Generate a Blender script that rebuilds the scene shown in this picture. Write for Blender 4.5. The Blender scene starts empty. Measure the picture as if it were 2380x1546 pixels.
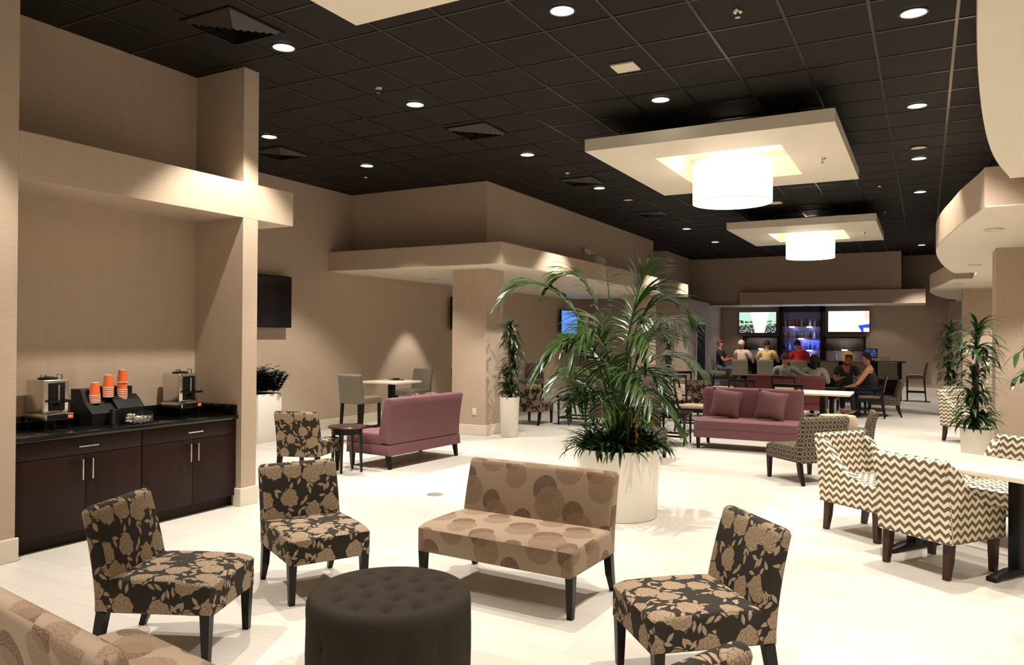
import bpy, bmesh, math, random
from mathutils import Vector, Matrix
PI = math.pi
random.seed(7)
C = bpy.context.scene.collection
S = bpy.context.scene
HC = 4.241

# ------------------------------------------------------------------ materials
def newmat(name):
    m = bpy.data.materials.new(name); m.use_nodes = True
    nt = m.node_tree; b = nt.nodes['Principled BSDF']
    return m, nt, b
class N:
    """tiny helper to write node maths"""
    def __init__(s, nt): s.nt = nt
    def node(s, t, **k):
        n = s.nt.nodes.new(t)
        for a, v in k.items(): setattr(n, a, v)
        return n
    def link(s, a, b): s.nt.links.new(a, b)
    def m(s, op, a, b=None, c=None, clamp=False):
        n = s.node('ShaderNodeMath', operation=op, use_clamp=clamp)
        for i, v in enumerate((a, b, c)):
            if v is None: continue
            if isinstance(v, (int, float)): n.inputs[i].default_value = v
            else: s.link(v, n.inputs[i])
        return n.outputs[0]
    def mix(s, f, a, b):
        n = s.node('ShaderNodeMix', data_type='RGBA')
        for i, v in ((0, f), (6, a), (7, b)):
            if isinstance(v, (int, float)): n.inputs[i].default_value = v
            elif isinstance(v, tuple): n.inputs[i].default_value = (*v, 1)
            else: s.link(v, n.inputs[i])
        return n.outputs[2]
    def coord(s, kind='Object', scale=(1, 1, 1), rot=(0, 0, 0)):
        t = s.node('ShaderNodeTexCoord'); mp = s.node('ShaderNodeMapping')
        mp.inputs['Scale'].default_value = scale; mp.inputs['Rotation'].default_value = rot
        s.link(t.outputs[kind], mp.inputs[0]); return mp.outputs[0]
    def noise(s, vec, scale, detail=2, rough=.5):
        n = s.node('ShaderNodeTexNoise'); s.link(vec, n.inputs['Vector'])
        n.inputs['Scale'].default_value = scale; n.inputs['Detail'].default_value = detail
        n.inputs['Roughness'].default_value = rough
        return n.outputs[0]
    def bump(s, h, b, strength=.2, dist=.002):
        n = s.node('ShaderNodeBump'); s.link(h, n.inputs['Height'])
        n.inputs['Strength'].default_value = strength; n.inputs['Distance'].default_value = dist
        s.link(n.outputs[0], b.inputs['Normal'])

def plain(name, col, rough=.5, metal=0, var=.12, vscale=12, bump=0, bscale=200, kind='Object', spec=None, vs=(1, 1, 1)):
    m, nt, b = newmat(name); n = N(nt)
    v = n.coord(kind, vs); f = n.noise(v, vscale, 3)
    lo = tuple(max(0, c * (1 - var)) for c in col); hi = tuple(min(1, c * (1 + var)) for c in col)
    n.link(n.mix(f, lo, hi), b.inputs['Base Color'])
    b.inputs['Roughness'].default_value = rough; b.inputs['Metallic'].default_value = metal
    if spec is not None: b.inputs['Specular IOR Level'].default_value = spec
    if bump: n.bump(n.noise(v, bscale, 2), b, bump)
    return m
def emit(name, col, st, base=(.8, .8, .8)):
    m, nt, b = newmat(name)
    b.inputs['Base Color'].default_value = (*base, 1)
    b.inputs['Emission Color'].default_value = (*col, 1); b.inputs['Emission Strength'].default_value = st
    return m

M = {}
def wallpaper(name, col):
    m, nt, b = newmat(name); n = N(nt)
    v = n.coord('Object', (2.5, 2.5, 160)); f = n.noise(v, 1.0, 3, .6)
    g = n.noise(n.coord('Object', (25, 25, 2)), 1, 2)
    k = n.m('ADD', n.m('MULTIPLY', f, .7), n.m('MULTIPLY', g, .3))
    n.link(n.mix(k, tuple(c * .84 for c in col), tuple(c * 1.15 for c in col)), b.inputs['Base Color'])
    b.inputs['Roughness'].default_value = .6; b.inputs['Specular IOR Level'].default_value = .3
    n.bump(f, b, .15, .002)
    return m
M['wall'] = wallpaper('grasscloth_wallpaper', (.475, .375, .285))
M['white'] = plain('warm_white_paint', (.74, .67, .55), .55, var=.03, vscale=3)
M['base'] = plain('cream_baseboard_paint', (.72, .66, .55), .4, var=.03)
M['ceil'] = plain('black_ceiling_tile', (.0085, .0060, .0044), .7, spec=.25, var=.3, vscale=3, bump=.4, bscale=120)
M['grid'] = plain('black_ceiling_grid_metal', (.0075, .0062, .005), .28, spec=.4, var=.1, vscale=2)
M['drum_body'] = emit('glowing_drum_fabric', (1, .88, .70), 2.6, (.9, .85, .75))
M['drum_ring'] = plain('drum_wire_ring', (.6, .55, .45), .4)
M['dl'] = emit('downlight_diffuser', (1, .93, .85), 9)
M['dlring'] = plain('downlight_trim', (.02, .018, .016), .4)
M['dlring_w'] = plain('downlight_trim_white', (.7, .66, .58), .4)
M['dlin'] = plain('downlight_baffle', (.75, .68, .55), .4)
M['vent'] = plain('vent_black_metal', (.010, .008, .007), .6, spec=.2)
M['ventl'] = plain('vent_blade_black', (.030, .024, .019), .5)
M['plate'] = plain('ivory_plastic', (.72, .66, .52), .4, var=.03)
M['chrome'] = plain('brushed_steel', (.72, .68, .62), .25, 1, var=.08, vscale=4, vs=(1, 1, 40))
M['black'] = plain('black_plastic', (.005, .0045, .005), .4, spec=.25)
M['leg'] = plain('espresso_leg_wood', (.008, .0042, .003), .35, spec=.25, var=.4, vscale=6, vs=(8, 8, 1))
M['legbrown'] = plain('walnut_leg_wood', (.040, .015, .009), .35, spec=.3, var=.4, vscale=6, vs=(8, 8, 1))
M['cab'] = plain('espresso_cabinet_veneer', (.019, .0072, .0052), .45, spec=.2, var=.35, vscale=5, vs=(6, 6, .5))
M['granite'] = plain('black_granite', (.006, .006, .0065), .09, var=.5, vscale=150)
M['plum'] = plain('plum_woven_fabric', (.168, .080, .088), .9, spec=.15, var=.18, vscale=220, bump=.25, bscale=400)
M['maroon'] = plain('maroon_fabric', (.13, .030, .030), .85, var=.15, vscale=100)
M['grayfab'] = plain('grey_stool_fabric', (.17, .15, .115), .9, spec=.15, var=.2, vscale=150, bump=.2, bscale=300)
M['slate'] = plain('dark_grey_tufted_fabric', (.030, .0245, .018), .95, spec=.1, var=.3, vscale=260, bump=.3, bscale=500)
M['planter'] = plain('glossy_white_fibreglass', (.82, .78, .70), .18, var=.02, vscale=2)
M['soil'] = plain('potting_soil', (.02, .014, .009), .95, var=.5, vscale=60)
M['tabletop'] = plain('cream_laminate_top', (.80, .72, .58), .28, var=.04, vscale=8)
M['screen_off'] = plain('dark_glass_screen', (.006, .006, .008), .12)
M['skin'] = plain('skin', (.50, .23, .15), .6, var=.08)
M['skin_red'] = plain('skin_ruddy', (.42, .15, .11), .6, var=.08)
def leafmat(name, c1, c2, rough=.35):
    m, nt, b = newmat(name); n = N(nt)
    f = n.noise(n.coord('Object'), 5, 3)
    n.link(n.mix(f, c1, c2), b.inputs['Base Color']); b.inputs['Roughness'].default_value = rough
    b.inputs['Subsurface Weight'].default_value = .0
    return m
M['palm'] = leafmat('palm_leaf', (.014, .040, .007), (.055, .115, .022), .30)
M['palmstem'] = leafmat('palm_stem', (.05, .09, .02), (.11, .13, .04), .5)
M['under'] = leafmat('bromeliad_leaf', (.010, .030, .006), (.040, .090, .018), .35)
M['drac'] = leafmat('dracaena_leaf', (.009, .028, .006), (.034, .080, .018), .35)
M['dark_leaf'] = leafmat('dark_bush_leaf', (.003, .008, .003), (.009, .02, .007), .35)
M['cane'] = plain('cane_bark', (.10, .07, .045), .8, var=.4, vscale=20)
M['orange_bract'] = plain('orange_bract', (.62, .28, .02), .5)
M['yellow_bract'] = plain('yellow_bract', (.75, .6, .03), .5)

def floor_mat():
    m, nt, b = newmat('cream_plank_tile'); n = N(nt)
    v = n.coord('Object')
    br = n.node('ShaderNodeTexBrick'); n.link(v, br.inputs[0])
    br.inputs['Scale'].default_value = 1; br.inputs['Brick Width'].default_value = 1.2; br.inputs['Row Height'].default_value = .2
    br.inputs['Mortar Size'].default_value = .0022; br.inputs['Mortar Smooth'].default_value = .3
    br.inputs['Color1'].default_value = (.60, .573, .53, 1); br.inputs['Color2'].default_value = (.54, .512, .47, 1)
    br.inputs['Mortar'].default_value = (.44, .40, .34, 1); br.offset = .37
    st = n.noise(n.coord('Object', (1.2, 22, 1)), 1, 4, .6)
    c = n.mix(n.m('MULTIPLY', n.m('SUBTRACT', st, .35, clamp=True), 1.1), br.outputs['Color'], (.52, .47, .40))
    n.link(c, b.inputs['Base Color'])
    b.inputs['Roughness'].default_value = .42; b.inputs['Specular IOR Level'].default_value = .45
    return m
M['floor'] = floor_mat()

def uvnode(n):
    t = n.node('ShaderNodeTexCoord'); return t.outputs['UV']
def scaled(n, v, sx, sy=None, rot=0, loc=(0, 0, 0)):
    mp = n.node('ShaderNodeMapping'); n.link(v, mp.inputs[0])
    mp.inputs['Scale'].default_value = (sx, sy or sx, 1); mp.inputs['Rotation'].default_value = (0, 0, rot)
    mp.inputs['Location'].default_value = loc
    return mp.outputs[0]
def vor(n, v, rand=.9, metric='EUCLIDEAN'):
    o = n.node('ShaderNodeTexVoronoi', voronoi_dimensions='2D', feature='F1', distance=metric); n.link(v, o.inputs['Vector'])
    o.inputs['Scale'].default_value = 1; o.inputs['Randomness'].default_value = rand
    sub = n.node('ShaderNodeVectorMath', operation='SUBTRACT'); n.link(v, sub.inputs[0]); n.link(o.outputs['Position'], sub.inputs[1])
    sp = n.node('ShaderNodeSeparateXYZ'); n.link(sub.outputs[0], sp.inputs[0])
    sc = n.node('ShaderNodeSeparateColor'); n.link(o.outputs['Color'], sc.inputs[0])
    return o.outputs['Distance'], n.m('ARCTAN2', sp.outputs[1], sp.outputs[0]), sc.outputs[0], sc.outputs[1], sp
def floral():
    m, nt, b = newmat('floral_brocade_fabric'); n = N(nt); uv = uvnode(n)
    v = scaled(n, uv, 7.0, 7.0, .3)
    nz = n.noise(v, 4, 2)
    d, ang, r1, r2, sp = vor(n, v, .8)
    pet = n.m('MULTIPLY', n.m('SINE', n.m('ADD', n.m('MULTIPLY', ang, 8), n.m('MULTIPLY', r1, 6))), .022)
    pet2 = n.m('MULTIPLY', n.m('SINE', n.m('MULTIPLY', ang, 3)), .03)
    dd = n.m('ADD', n.m('ADD', d, pet), pet2); dd = n.m('ADD', dd, n.m('MULTIPLY', n.m('SUBTRACT', nz, .5), .10))
    rad = n.m('ADD', .36, n.m('MULTIPLY', r2, .08))
    fl = n.m('MULTIPLY', n.m('LESS_THAN', dd, rad), n.m('LESS_THAN', r1, .84))
    cv = n.node('ShaderNodeCombineXYZ'); n.link(n.m('MULTIPLY', ang, n.m('ADD', .55, n.m('MULTIPLY', d, 2.2))), cv.inputs[0]); n.link(n.m('MULTIPLY', d, 10.5), cv.inputs[1])
    pv = n.node('ShaderNodeTexVoronoi', voronoi_dimensions='2D', feature='DISTANCE_TO_EDGE'); n.link(cv.outputs[0], pv.inputs['Vector']); pv.inputs['Scale'].default_value = 1
    line = n.m('LESS_THAN', pv.outputs['Distance'], .075)
    # leaves
    lf = 0
    for sc, loc, pr in ((15, (0, 0, 0), .72), (16, (3.4, 1.7, 0), .5)):
        d2, a2, q1, q2, _ = vor(n, scaled(n, uv, sc, sc, .4, loc), .62)
        ra = n.m('ADD', a2, n.m('MULTIPLY', q2, 6.28)); lx = n.m('MULTIPLY', d2, n.m('COSINE', ra)); ly = n.m('ABSOLUTE', n.m('MULTIPLY', d2, n.m('SINE', ra)))
        k = n.m('MULTIPLY', n.m('SUBTRACT', 1, n.m('POWER', n.m('ABSOLUTE', n.m('DIVIDE', lx, .42)), 1.6)), .155)
        lf = n.m('MAXIMUM', lf, n.m('MULTIPLY', n.m('LESS_THAN', ly, k), n.m('LESS_THAN', q1, pr)))
    lf = n.m('MULTIPLY', lf, n.m('GREATER_THAN', dd, n.m('ADD', rad, .035)))
    weave = n.noise(scaled(n, uv, 500), 1, 2)
    bg = n.mix(weave, (.016, .0125, .009), (.036, .029, .022)); fc = n.mix(weave, (.24, .175, .115), (.38, .285, .19)); lc = n.mix(weave, (.26, .19, .12), (.38, .29, .195))
    c = n.mix(fl, bg, n.mix(n.m('MULTIPLY', line, .75), fc, (.09, .062, .038)))
    c = n.mix(lf, c, lc)
    n.link(c, b.inputs['Base Color']); b.inputs['Roughness'].default_value = .85; b.inputs['Specular IOR Level'].default_value = .25
    n.bump(n.m('ADD', weave, fl), b, .25, .001)
    return m
def dandelion():
    m, nt, b = newmat('dotted_circle_fabric'); n = N(nt); uv = uvnode(n)
    weave = n.noise(scaled(n, uv, 450), 1, 2)
    base = n.mix(weave, (.235, .172, .122), (.35, .265, .19)); c = base
    dots = n.node('ShaderNodeTexVoronoi', voronoi_dimensions='2D'); n.link(scaled(n, uv, 120), dots.inputs['Vector']); dots.inputs['Scale'].default_value = 1
    dot = n.m('LESS_THAN', dots.outputs['Distance'], .42)
    for sc, ro, loc, rr, col, k in ((3.6, .5, (0, 0, 0), .30, (.105, .060, .040), .95), (3.6, .5, (-.30, .20, 0), .38, (.20, .13, .085), .85)):
        v = scaled(n, uv, sc, sc, ro, loc); d, a, r1, r2, _ = vor(n, v, .18)
        f = n.m('LESS_THAN', n.m('ADD', d, n.m('MULTIPLY', n.m('SUBTRACT', n.noise(v, 9), .5), .03)), n.m('ADD', rr - .08, n.m('MULTIPLY', r1, .12)))
        f = n.m('MULTIPLY', f, n.m('ADD', k - .40, n.m('MULTIPLY', dot, .55)))
        c = n.mix(n.m('MINIMUM', f, 1), c, col)
    n.link(c, b.inputs['Base Color']); b.inputs['Roughness'].default_value = .85; b.inputs['Specular IOR Level'].default_value = .25
    n.bump(weave, b, .25, .001)
    return m
def chevron():
    m, nt, b = newmat('chevron_fabric'); n = N(nt); uv = uvnode(n)
    sp = n.node('ShaderNodeSeparateXYZ'); n.link(uv, sp.inputs[0])
    t = n.m('ABSOLUTE', n.m('SUBTRACT', n.m('FRACT', n.m('ADD', n.m('MULTIPLY', sp.outputs[0], 13.0), 50.25)), .5))
    s = n.m('FRACT', n.m('ADD', n.m('ADD', n.m('MULTIPLY', sp.outputs[1], 17.0), 50), n.m('MULTIPLY', t, 1.15)))
    f = n.m('GREATER_THAN', s, .50)
    weave = n.noise(scaled(n, uv, 500), 1, 2)
    c = n.mix(f, n.mix(weave, (.66, .58, .44), (.80, .72, .58)), n.mix(weave, (.085, .065, .038), (.15, .12, .07)))
    n.link(c, b.inputs['Base Color']); b.inputs['Roughness'].default_value = .85
    n.bump(weave, b, .2, .001)
    return m
def ringfab(name, cell=26, bg=(.10, .075, .052)):
    m, nt, b = newmat(name); n = N(nt); uv = uvnode(n)
    v = scaled(n, uv, cell, cell, PI / 4)
    sp = n.node('ShaderNodeSeparateXYZ'); n.link(v, sp.inputs[0])
    a = n.m('SUBTRACT', n.m('FRACT', n.m('ADD', sp.outputs[0], 50)), .5); c_ = n.m('SUBTRACT', n.m('FRACT', n.m('ADD', sp.outputs[1], 50)), .5)
    d = n.m('SQRT', n.m('ADD', n.m('MULTIPLY', a, a), n.m('MULTIPLY', c_, c_)))
    ck = n.node('ShaderNodeTexChecker'); n.link(v, ck.inputs[0]); ck.inputs['Scale'].default_value = 1
    ring = n.m('MULTIPLY', n.m('GREATER_THAN', d, .27), n.m('LESS_THAN', d, .40)); dot = n.m('LESS_THAN', d, .20)
    c = n.mix(ck.outputs['Fac'], bg, tuple(x * 1.6 for x in bg))
    c = n.mix(ring, c, (.25, .195, .13)); c = n.mix(n.m('MULTIPLY', dot, ck.outputs['Fac']), c, (.008, .006, .008))
    n.link(c, b.inputs['Base Color']); b.inputs['Roughness'].default_value = .85
    return m
M['floral'] = floral(); M['dand'] = dandelion(); M['chev'] = chevron()
M['rings'] = ringfab('ring_lattice_fabric', 14, (.035, .026, .018)); M['speck'] = ringfab('cream_speckled_fabric', 60, (.42, .34, .24))
M['diam'] = ringfab('brown_diamond_fabric', 34, (.10, .08, .05))
M['cream'] = plain('cream_seat_fabric', (.55, .47, .36), .85, var=.25, vscale=90)

# ------------------------------------------------------------------ mesh building
class MB:
    def __init__(s): s.bm = bmesh.new()
    def box(s, x0, x1, y0, y1, z0, z1, bev=0, seg=2, mat=None):
        r = bmesh.ops.create_cube(s.bm, size=1)['verts']
        bmesh.ops.scale(s.bm, verts=r, vec=(abs(x1 - x0), abs(y1 - y0), abs(z1 - z0)))
        bmesh.ops.translate(s.bm, verts=r, vec=((x0 + x1) / 2, (y0 + y1) / 2, (z0 + z1) / 2))
        if bev:
            ed = list({e for v in r for e in v.link_edges})
            o = bmesh.ops.bevel(s.bm, geom=ed, offset=bev, segments=seg, profile=.5, affect='EDGES')
            r = list({v for f in o['faces'] for v in f.verts} | {v for v in r if v.is_valid})
        if mat is not None: bmesh.ops.transform(s.bm, matrix=mat, verts=[v for v in r if v.is_valid])
        return s
    def prism(s, pts, lo, hi, axis='z', bev=0, seg=2):
        """polygon pts extruded between lo and hi along axis (x: pts=(y,z); y: pts=(x,z); z: pts=(x,y))"""
        mk = {'z': lambda a, b, t: (a, b, t), 'x': lambda a, b, t: (t, a, b), 'y': lambda a, b, t: (a, t, b)}[axis]
        v0 = [s.bm.verts.new(mk(a, b, lo)) for a, b in pts]; v1 = [s.bm.verts.new(mk(a, b, hi)) for a, b in pts]
        fs = [s.bm.faces.new(v0), s.bm.faces.new(v1)]; n = len(pts)
        for i in range(n): fs.append(s.bm.faces.new((v0[i], v0[(i + 1) % n], v1[(i + 1) % n], v1[i])))
        bmesh.ops.recalc_face_normals(s.bm, faces=fs)
        if bev:
            ed = list(set(fs[0].edges) | set(fs[1].edges))
            bmesh.ops.bevel(s.bm, geom=ed, offset=bev, segments=seg, profile=.5, affect='EDGES', clamp_overlap=True)
        return s
    def taper(s, a, b, ra, rb, seg=4, rot=PI / 4):
        """tapered bar from a to b (square by default)"""
        a, b = Vector(a), Vector(b); d = b - a; L = d.length
        o = bmesh.ops.create_cone(s.bm, cap_ends=True, segments=seg, radius1=ra, radius2=rb, depth=L)['verts']
        q = d.to_track_quat('Z', 'Y') if abs(d.x) + abs(d.y) > 1e-6 else (Matrix.Rotation(0 if d.z > 0 else PI, 3, 'X').to_quaternion())
        m = Matrix.Translation((a + b) / 2) @ q.to_matrix().to_4x4() @ Matrix.Rotation(rot, 4, 'Z')
        bmesh.ops.transform(s.bm, matrix=m, verts=o); return s
    def lathe(s, prof, seg=32, c=(0, 0, 0)):
        rings = []
        for r, z in prof:
            rings.append([s.bm.verts.new((c[0] + r * math.cos(2 * PI * i / seg), c[1] + r * math.sin(2 * PI * i / seg), c[2] + z)) for i in range(seg)] if r > 1e-5
                         else [s.bm.verts.new((c[0], c[1], c[2] + z))])
        for a, b in zip(rings, rings[1:]):
            for i in range(seg):
                j = (i + 1) % seg
                if len(a) == 1 and len(b) == 1: continue
                if len(a) == 1: s.bm.faces.new((a[0], b[j], b[i]))
                elif len(b) == 1: s.bm.faces.new((a[i], a[j], b[0]))
                else: s.bm.faces.new((a[i], a[j], b[j], b[i]))
        return s
    def tube(s, pts, r, seg=8):
        pts = [Vector(p) for p in pts]; rr = r if isinstance(r, (list, tuple)) else [r] * len(pts); rings = []
        for i, p in enumerate(pts):
            d = (pts[min(i + 1, len(pts) - 1)] - pts[max(i - 1, 0)]).normalized()
            u = d.cross(Vector((0, 0, 1)))
            if u.length < 1e-3: u = d.cross(Vector((0, 1, 0)))
            u.normalize(); w = d.cross(u)
            rings.append([s.bm.verts.new(p + rr[i] * (math.cos(2 * PI * k / seg) * u + math.sin(2 * PI * k / seg) * w)) for k in range(seg)])
        for a, b in zip(rings, rings[1:]):
            for i in range(seg): s.bm.faces.new((a[i], a[(i + 1) % seg], b[(i + 1) % seg], b[i]))
        s.bm.faces.new(rings[0]); s.bm.faces.new(rings[-1]); return s
    def strip(s, pts, side, w, fold=0):
        """leaf: points along the middle, side vectors, widths; two faces wide with a fold"""
        L = []
        for p, sd, ww in zip(pts, side, w):
            p = Vector(p); sd = Vector(sd)
            L.append((s.bm.verts.new(p - sd * ww + Vector((0, 0, fold * ww))), s.bm.verts.new(p), s.bm.verts.new(p + sd * ww + Vector((0, 0, fold * ww)))))
        for a, b in zip(L, L[1:]):
            s.bm.faces.new((a[0], a[1], b[1], b[0])); s.bm.faces.new((a[1], a[2], b[2], b[1]))
        return s
    def build(s, name, mat, parent=None, smooth=True, uv=True, angle=40, loc=None, rotz=0):
        bm = s.bm
        bmesh.ops.recalc_face_normals(bm, faces=bm.faces)
        if uv:
            L = bm.loops.layers.uv.new('UVMap')
            for f in bm.faces:
                n = f.normal; ax = max(range(3), key=lambda i: abs(n[i]))
                for l in f.loops:
                    c = l.vert.co; l[L].uv = (c.y, c.z) if ax == 0 else (c.x, c.z) if ax == 1 else (c.x, c.y)
        me = bpy.data.meshes.new(name); bm.to_mesh(me); bm.free()
        me.materials.append(mat if not isinstance(mat, str) else M[mat])
        if smooth:
            for p in me.polygons: p.use_smooth = True
            try: me.set_sharp_from_angle(angle=math.radians(angle))
            except Exception: pass
        o = bpy.data.objects.new(name, me); C.objects.link(o)
        if parent: o.parent = parent
        if loc: o.location = loc
        o.rotation_euler.z = rotz
        return o
def tag(o, label, cat, group=None, kind=None):
    if label: o['label'] = label
    if cat: o['category'] = cat
    if group: o['group'] = group
    if kind: o['kind'] = kind
    return o
def thing(name, label, cat, loc=(0, 0, 0), rotz=0, group=None):
    o = bpy.data.objects.new(name, None); C.objects.link(o); o.empty_display_size = .1
    o.location = loc; o.rotation_euler = (0, 0, rotz); return tag(o, label, cat, group)
def struct(o, label=None):
    o['kind'] = 'structure'
    if label: o['label'] = label
    return o
def dup(root, loc, rotz, label, group=None, scale=None):
    r = root.copy(); C.objects.link(r); r.location = loc; r.rotation_euler = (0, 0, rotz)
    if label: r['label'] = label
    if group: r['group'] = group
    if scale: r.scale = scale
    for ch in list(root.children):
        c = ch.copy(); C.objects.link(c); c.parent = r
        for g in list(ch.children):
            d = g.copy(); C.objects.link(d); d.parent = c
    return r
R = math.radians

# ------------------------------------------------------------------ setting
XL = -9.31; XA = -6.457; XP = -5.783; YB = 26.4; ZS0, ZS1 = 2.785, 3.129
def sbox(name, mat, *a, label=None): return struct(MB().box(*a).build(name, mat, smooth=False), label)
sbox('floor', 'floor', -10, 5, -4, 28, -.1, 0, label='cream wood-look plank tile floor')
sbox('ceiling', 'ceil', -10, 5, -4, 28, HC, HC + .15, label='black tiled ceiling')
# ceiling grid bars
g = MB()
k = -2.224 - .6096 * 11
while k < 4.5:
    g.box(k - .012, k + .012, -4, 27, HC - .006, HC + .002); k += .6096
k = 5.734 - .66 * 14
while k < 27:
    g.box(-9.3, 4.5, k - .012, k + .012, HC - .0055, HC + .002); k += .66
struct(g.build('trim_1', 'grid', smooth=False), 'thin black metal ceiling grid')
sbox('wall_left', 'wall', XL - .15, XL, 5.0, 28, 0, HC, label='taupe grasscloth wall with the wall screens')
sbox('wall_alcove_back', 'wall', XL, XA, -4, 5.336, 0, HC, label='taupe wall behind the coffee counter')
sbox('wall_alcove_left', 'wall', XA, XP, -4, 3.091, 0, HC, label='taupe wall left of the coffee counter')
sbox('wall_pilaster', 'wall', XA, XP, 5.153, 5.336, 0, HC, label='narrow wall fin right of the coffee counter')
sbox('trim_2', 'wall', XA, XP + .001, 3.092, 5.807, ZS0, ZS1, label='horizontal soffit bar over the coffee counter')
sbox('wall_bulkhead', 'wall', XL, -6.41, 10.83, 19.6, ZS1, HC, label='taupe upper wall above the floating soffit')
sl = MB().box(XL, -5.79, 10.222, 20.776, ZS0 + .012, ZS1).build('trim_3', 'wall', smooth=False); struct(sl, 'long floating soffit in taupe wallpaper')
struct(MB().box(XL, -5.79 - .004, 10.226, 20.77, ZS0, ZS0 + .012).build('soffit_underside', 'white', smooth=False), 'white painted underside of the long soffit')
sbox('wall_column', 'wall', -7.08, -6.41, 10.83, 11.4, 0, ZS0, label='square taupe column under the soffit corner')
sbox('wall_column_rear', 'wall', -7.08, -6.41, 19.3, 19.85, 0, ZS0, label='second square taupe column at the far soffit end')
sbox('wall_rear_left', 'wall', XL, -6.15, 21.95, YB, 0, ZS0, label='taupe wall block with the dark doorway')
sbox('wall_bulkhead_rear', 'wall', XL, -6.8, 21.94, YB, ZS0, HC, label='upper wall left of the bar')
sbox('wall_back', 'wall', -10, 5, YB, YB + .2, 0, HC, label='taupe wall behind the bar')
sbox('wall_bulkhead_bar', 'wall', -6.8, -.63, 24.87, YB, ZS1 - .03, HC, label='taupe upper wall above the bar soffit')
sbox('trim_4', 'wall', -5.2, .0, 24.6, YB, 2.71, 3.10, label='soffit over the bar')
sbox('trim_5', 'wall', -6.8, -5.2, 24.85, YB, 2.71, 3.10, label='set-back left part of the bar soffit')
sbox('trim_6', 'white', -6.14, -.002, 24.603, YB, 2.70, 2.71, label='white underside of the bar soffit')
sbox('wall_right', 'wall', 4, 4.2, -4, 28, 0, HC)
sbox('wall_front', 'wall', -10, 5, -4.2, -4, 0, HC)
sbox('wall_pier', 'wall', .76, 2.3, 11.06, 11.62, 0, ZS0, label='wide taupe pier between the window-side tables')
sbox('wall_pier_middle', 'wall', .72, 2.3, 19.53, 20.1, 0, ZS0, label='second wide taupe pier further back')
sbox('wall_pier_rear', 'wall', .60, 2.3, 25.7, YB, 0, ZS0, label='third taupe pier beside the bar wall')
# wavy soffit on the window side: three lobes and the deck joining them
def smoothpoly(p, it=2):
    for _ in range(it):
        q = [p[0]]
        for a, b in zip(p, p[1:]): q += [(.75 * a[0] + .25 * b[0], .75 * a[1] + .25 * b[1]), (.25 * a[0] + .75 * b[0], .25 * a[1] + .75 * b[1])]
        p = q + [p[-1]]
    return p
lobes = [[(.51, 6.29), (.37, 5.61), (.27, 4.78), (.18, 3.65), (.13, 2.6), (.17, 1.5), (.28, .4), (.46, -.7)],
         [(.44, 14.93), (.40, 14.82), (.25, 13.55), (.16, 12.41), (.10, 11.07), (.16, 10.0), (.24, 9.27), (.30, 8.62), (.40, 8.0), (.44, 7.66)],
         [(.62, 24.6), (.56, 24.35), (.29, 23.03), (.11, 21.25), (.07, 19.94), (.16, 19.0), (.30, 18.0), (.44, 16.52)]]
ext = [(6.32, -.9), (14.96, 7.62), (24.7, 16.45)]
for i, (p, (yh, yl)) in enumerate(zip(lobes, ext)):
    q = smoothpoly(p); poly = [(.76, yh)] + [(p[0][0], yh)] + q + [(p[-1][0], yl)] + [(.76, yl)]
    struct(MB().prism(poly, ZS0 + .012, ZS1, 'z').build('trim_%d' % (7 + i), 'wall', angle=25), ('nearest', 'second', 'third')[i] + ' curved lobe of the wavy soffit')
    struct(MB().prism([(x + .003, y) for x, y in poly], ZS0, ZS0 + .012, 'z').build('lobe_underside', 'white', angle=25), 'white underside of a soffit lobe')
sbox('trim_10', 'wall', .76, 4, -4, YB, ZS0 + .012, ZS1, label='deck joining the soffit lobes')
sbox('trim_11', 'white', .76, 4, -4, YB, ZS0, ZS0 + .012, label='white underside of the soffit deck')
# doorway in the rear left wall
d = sbox('door_1', 'soil', -6.16, -6.135, 23.0, 24.0, 0, 2.08, label='dark doorway left of the bar')
fr = MB(); fr.box(-6.15, -6.12, 22.94, 23.0, 0, 2.14); fr.box(-6.15, -6.12, 24.0, 24.06, 0, 2.14); fr.box(-6.15, -6.12, 22.94, 24.06, 2.08, 2.14)
f = fr.build('door_frame', 'base', d, smooth=False)
# baseboards
def bb(name, *a): struct(MB().box(*a, 0, .17, .006, 2).build(name, 'base', smooth=False), 'cream baseboard')
bb('baseboard_left', XL, XL + .015, 5.336, 21.95)
bb('baseboard_alcove', XP, XP + .02, -4, 3.11)
bb('baseboard_pilaster', -5.87, XP + .02, 5.13, 5.356)
bb('baseboard_column', -7.1, -6.39, 10.81, 11.42)
bb('baseboard_column_rear', -7.1, -6.39, 19.28, 19.87)
bb('baseboard_rear_left', XL, -6.13, 21.93, 21.95)
bb('baseboard_doorside', -6.15, -6.135, 24.06, YB)
bb('baseboard_back', -6.15, 4, YB - .015, YB)
bb('baseboard_pier', .745, 2.3, 11.045, 11.635)
bb('baseboard_pier_middle', .705, 2.3, 19.515, 20.115)

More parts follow.
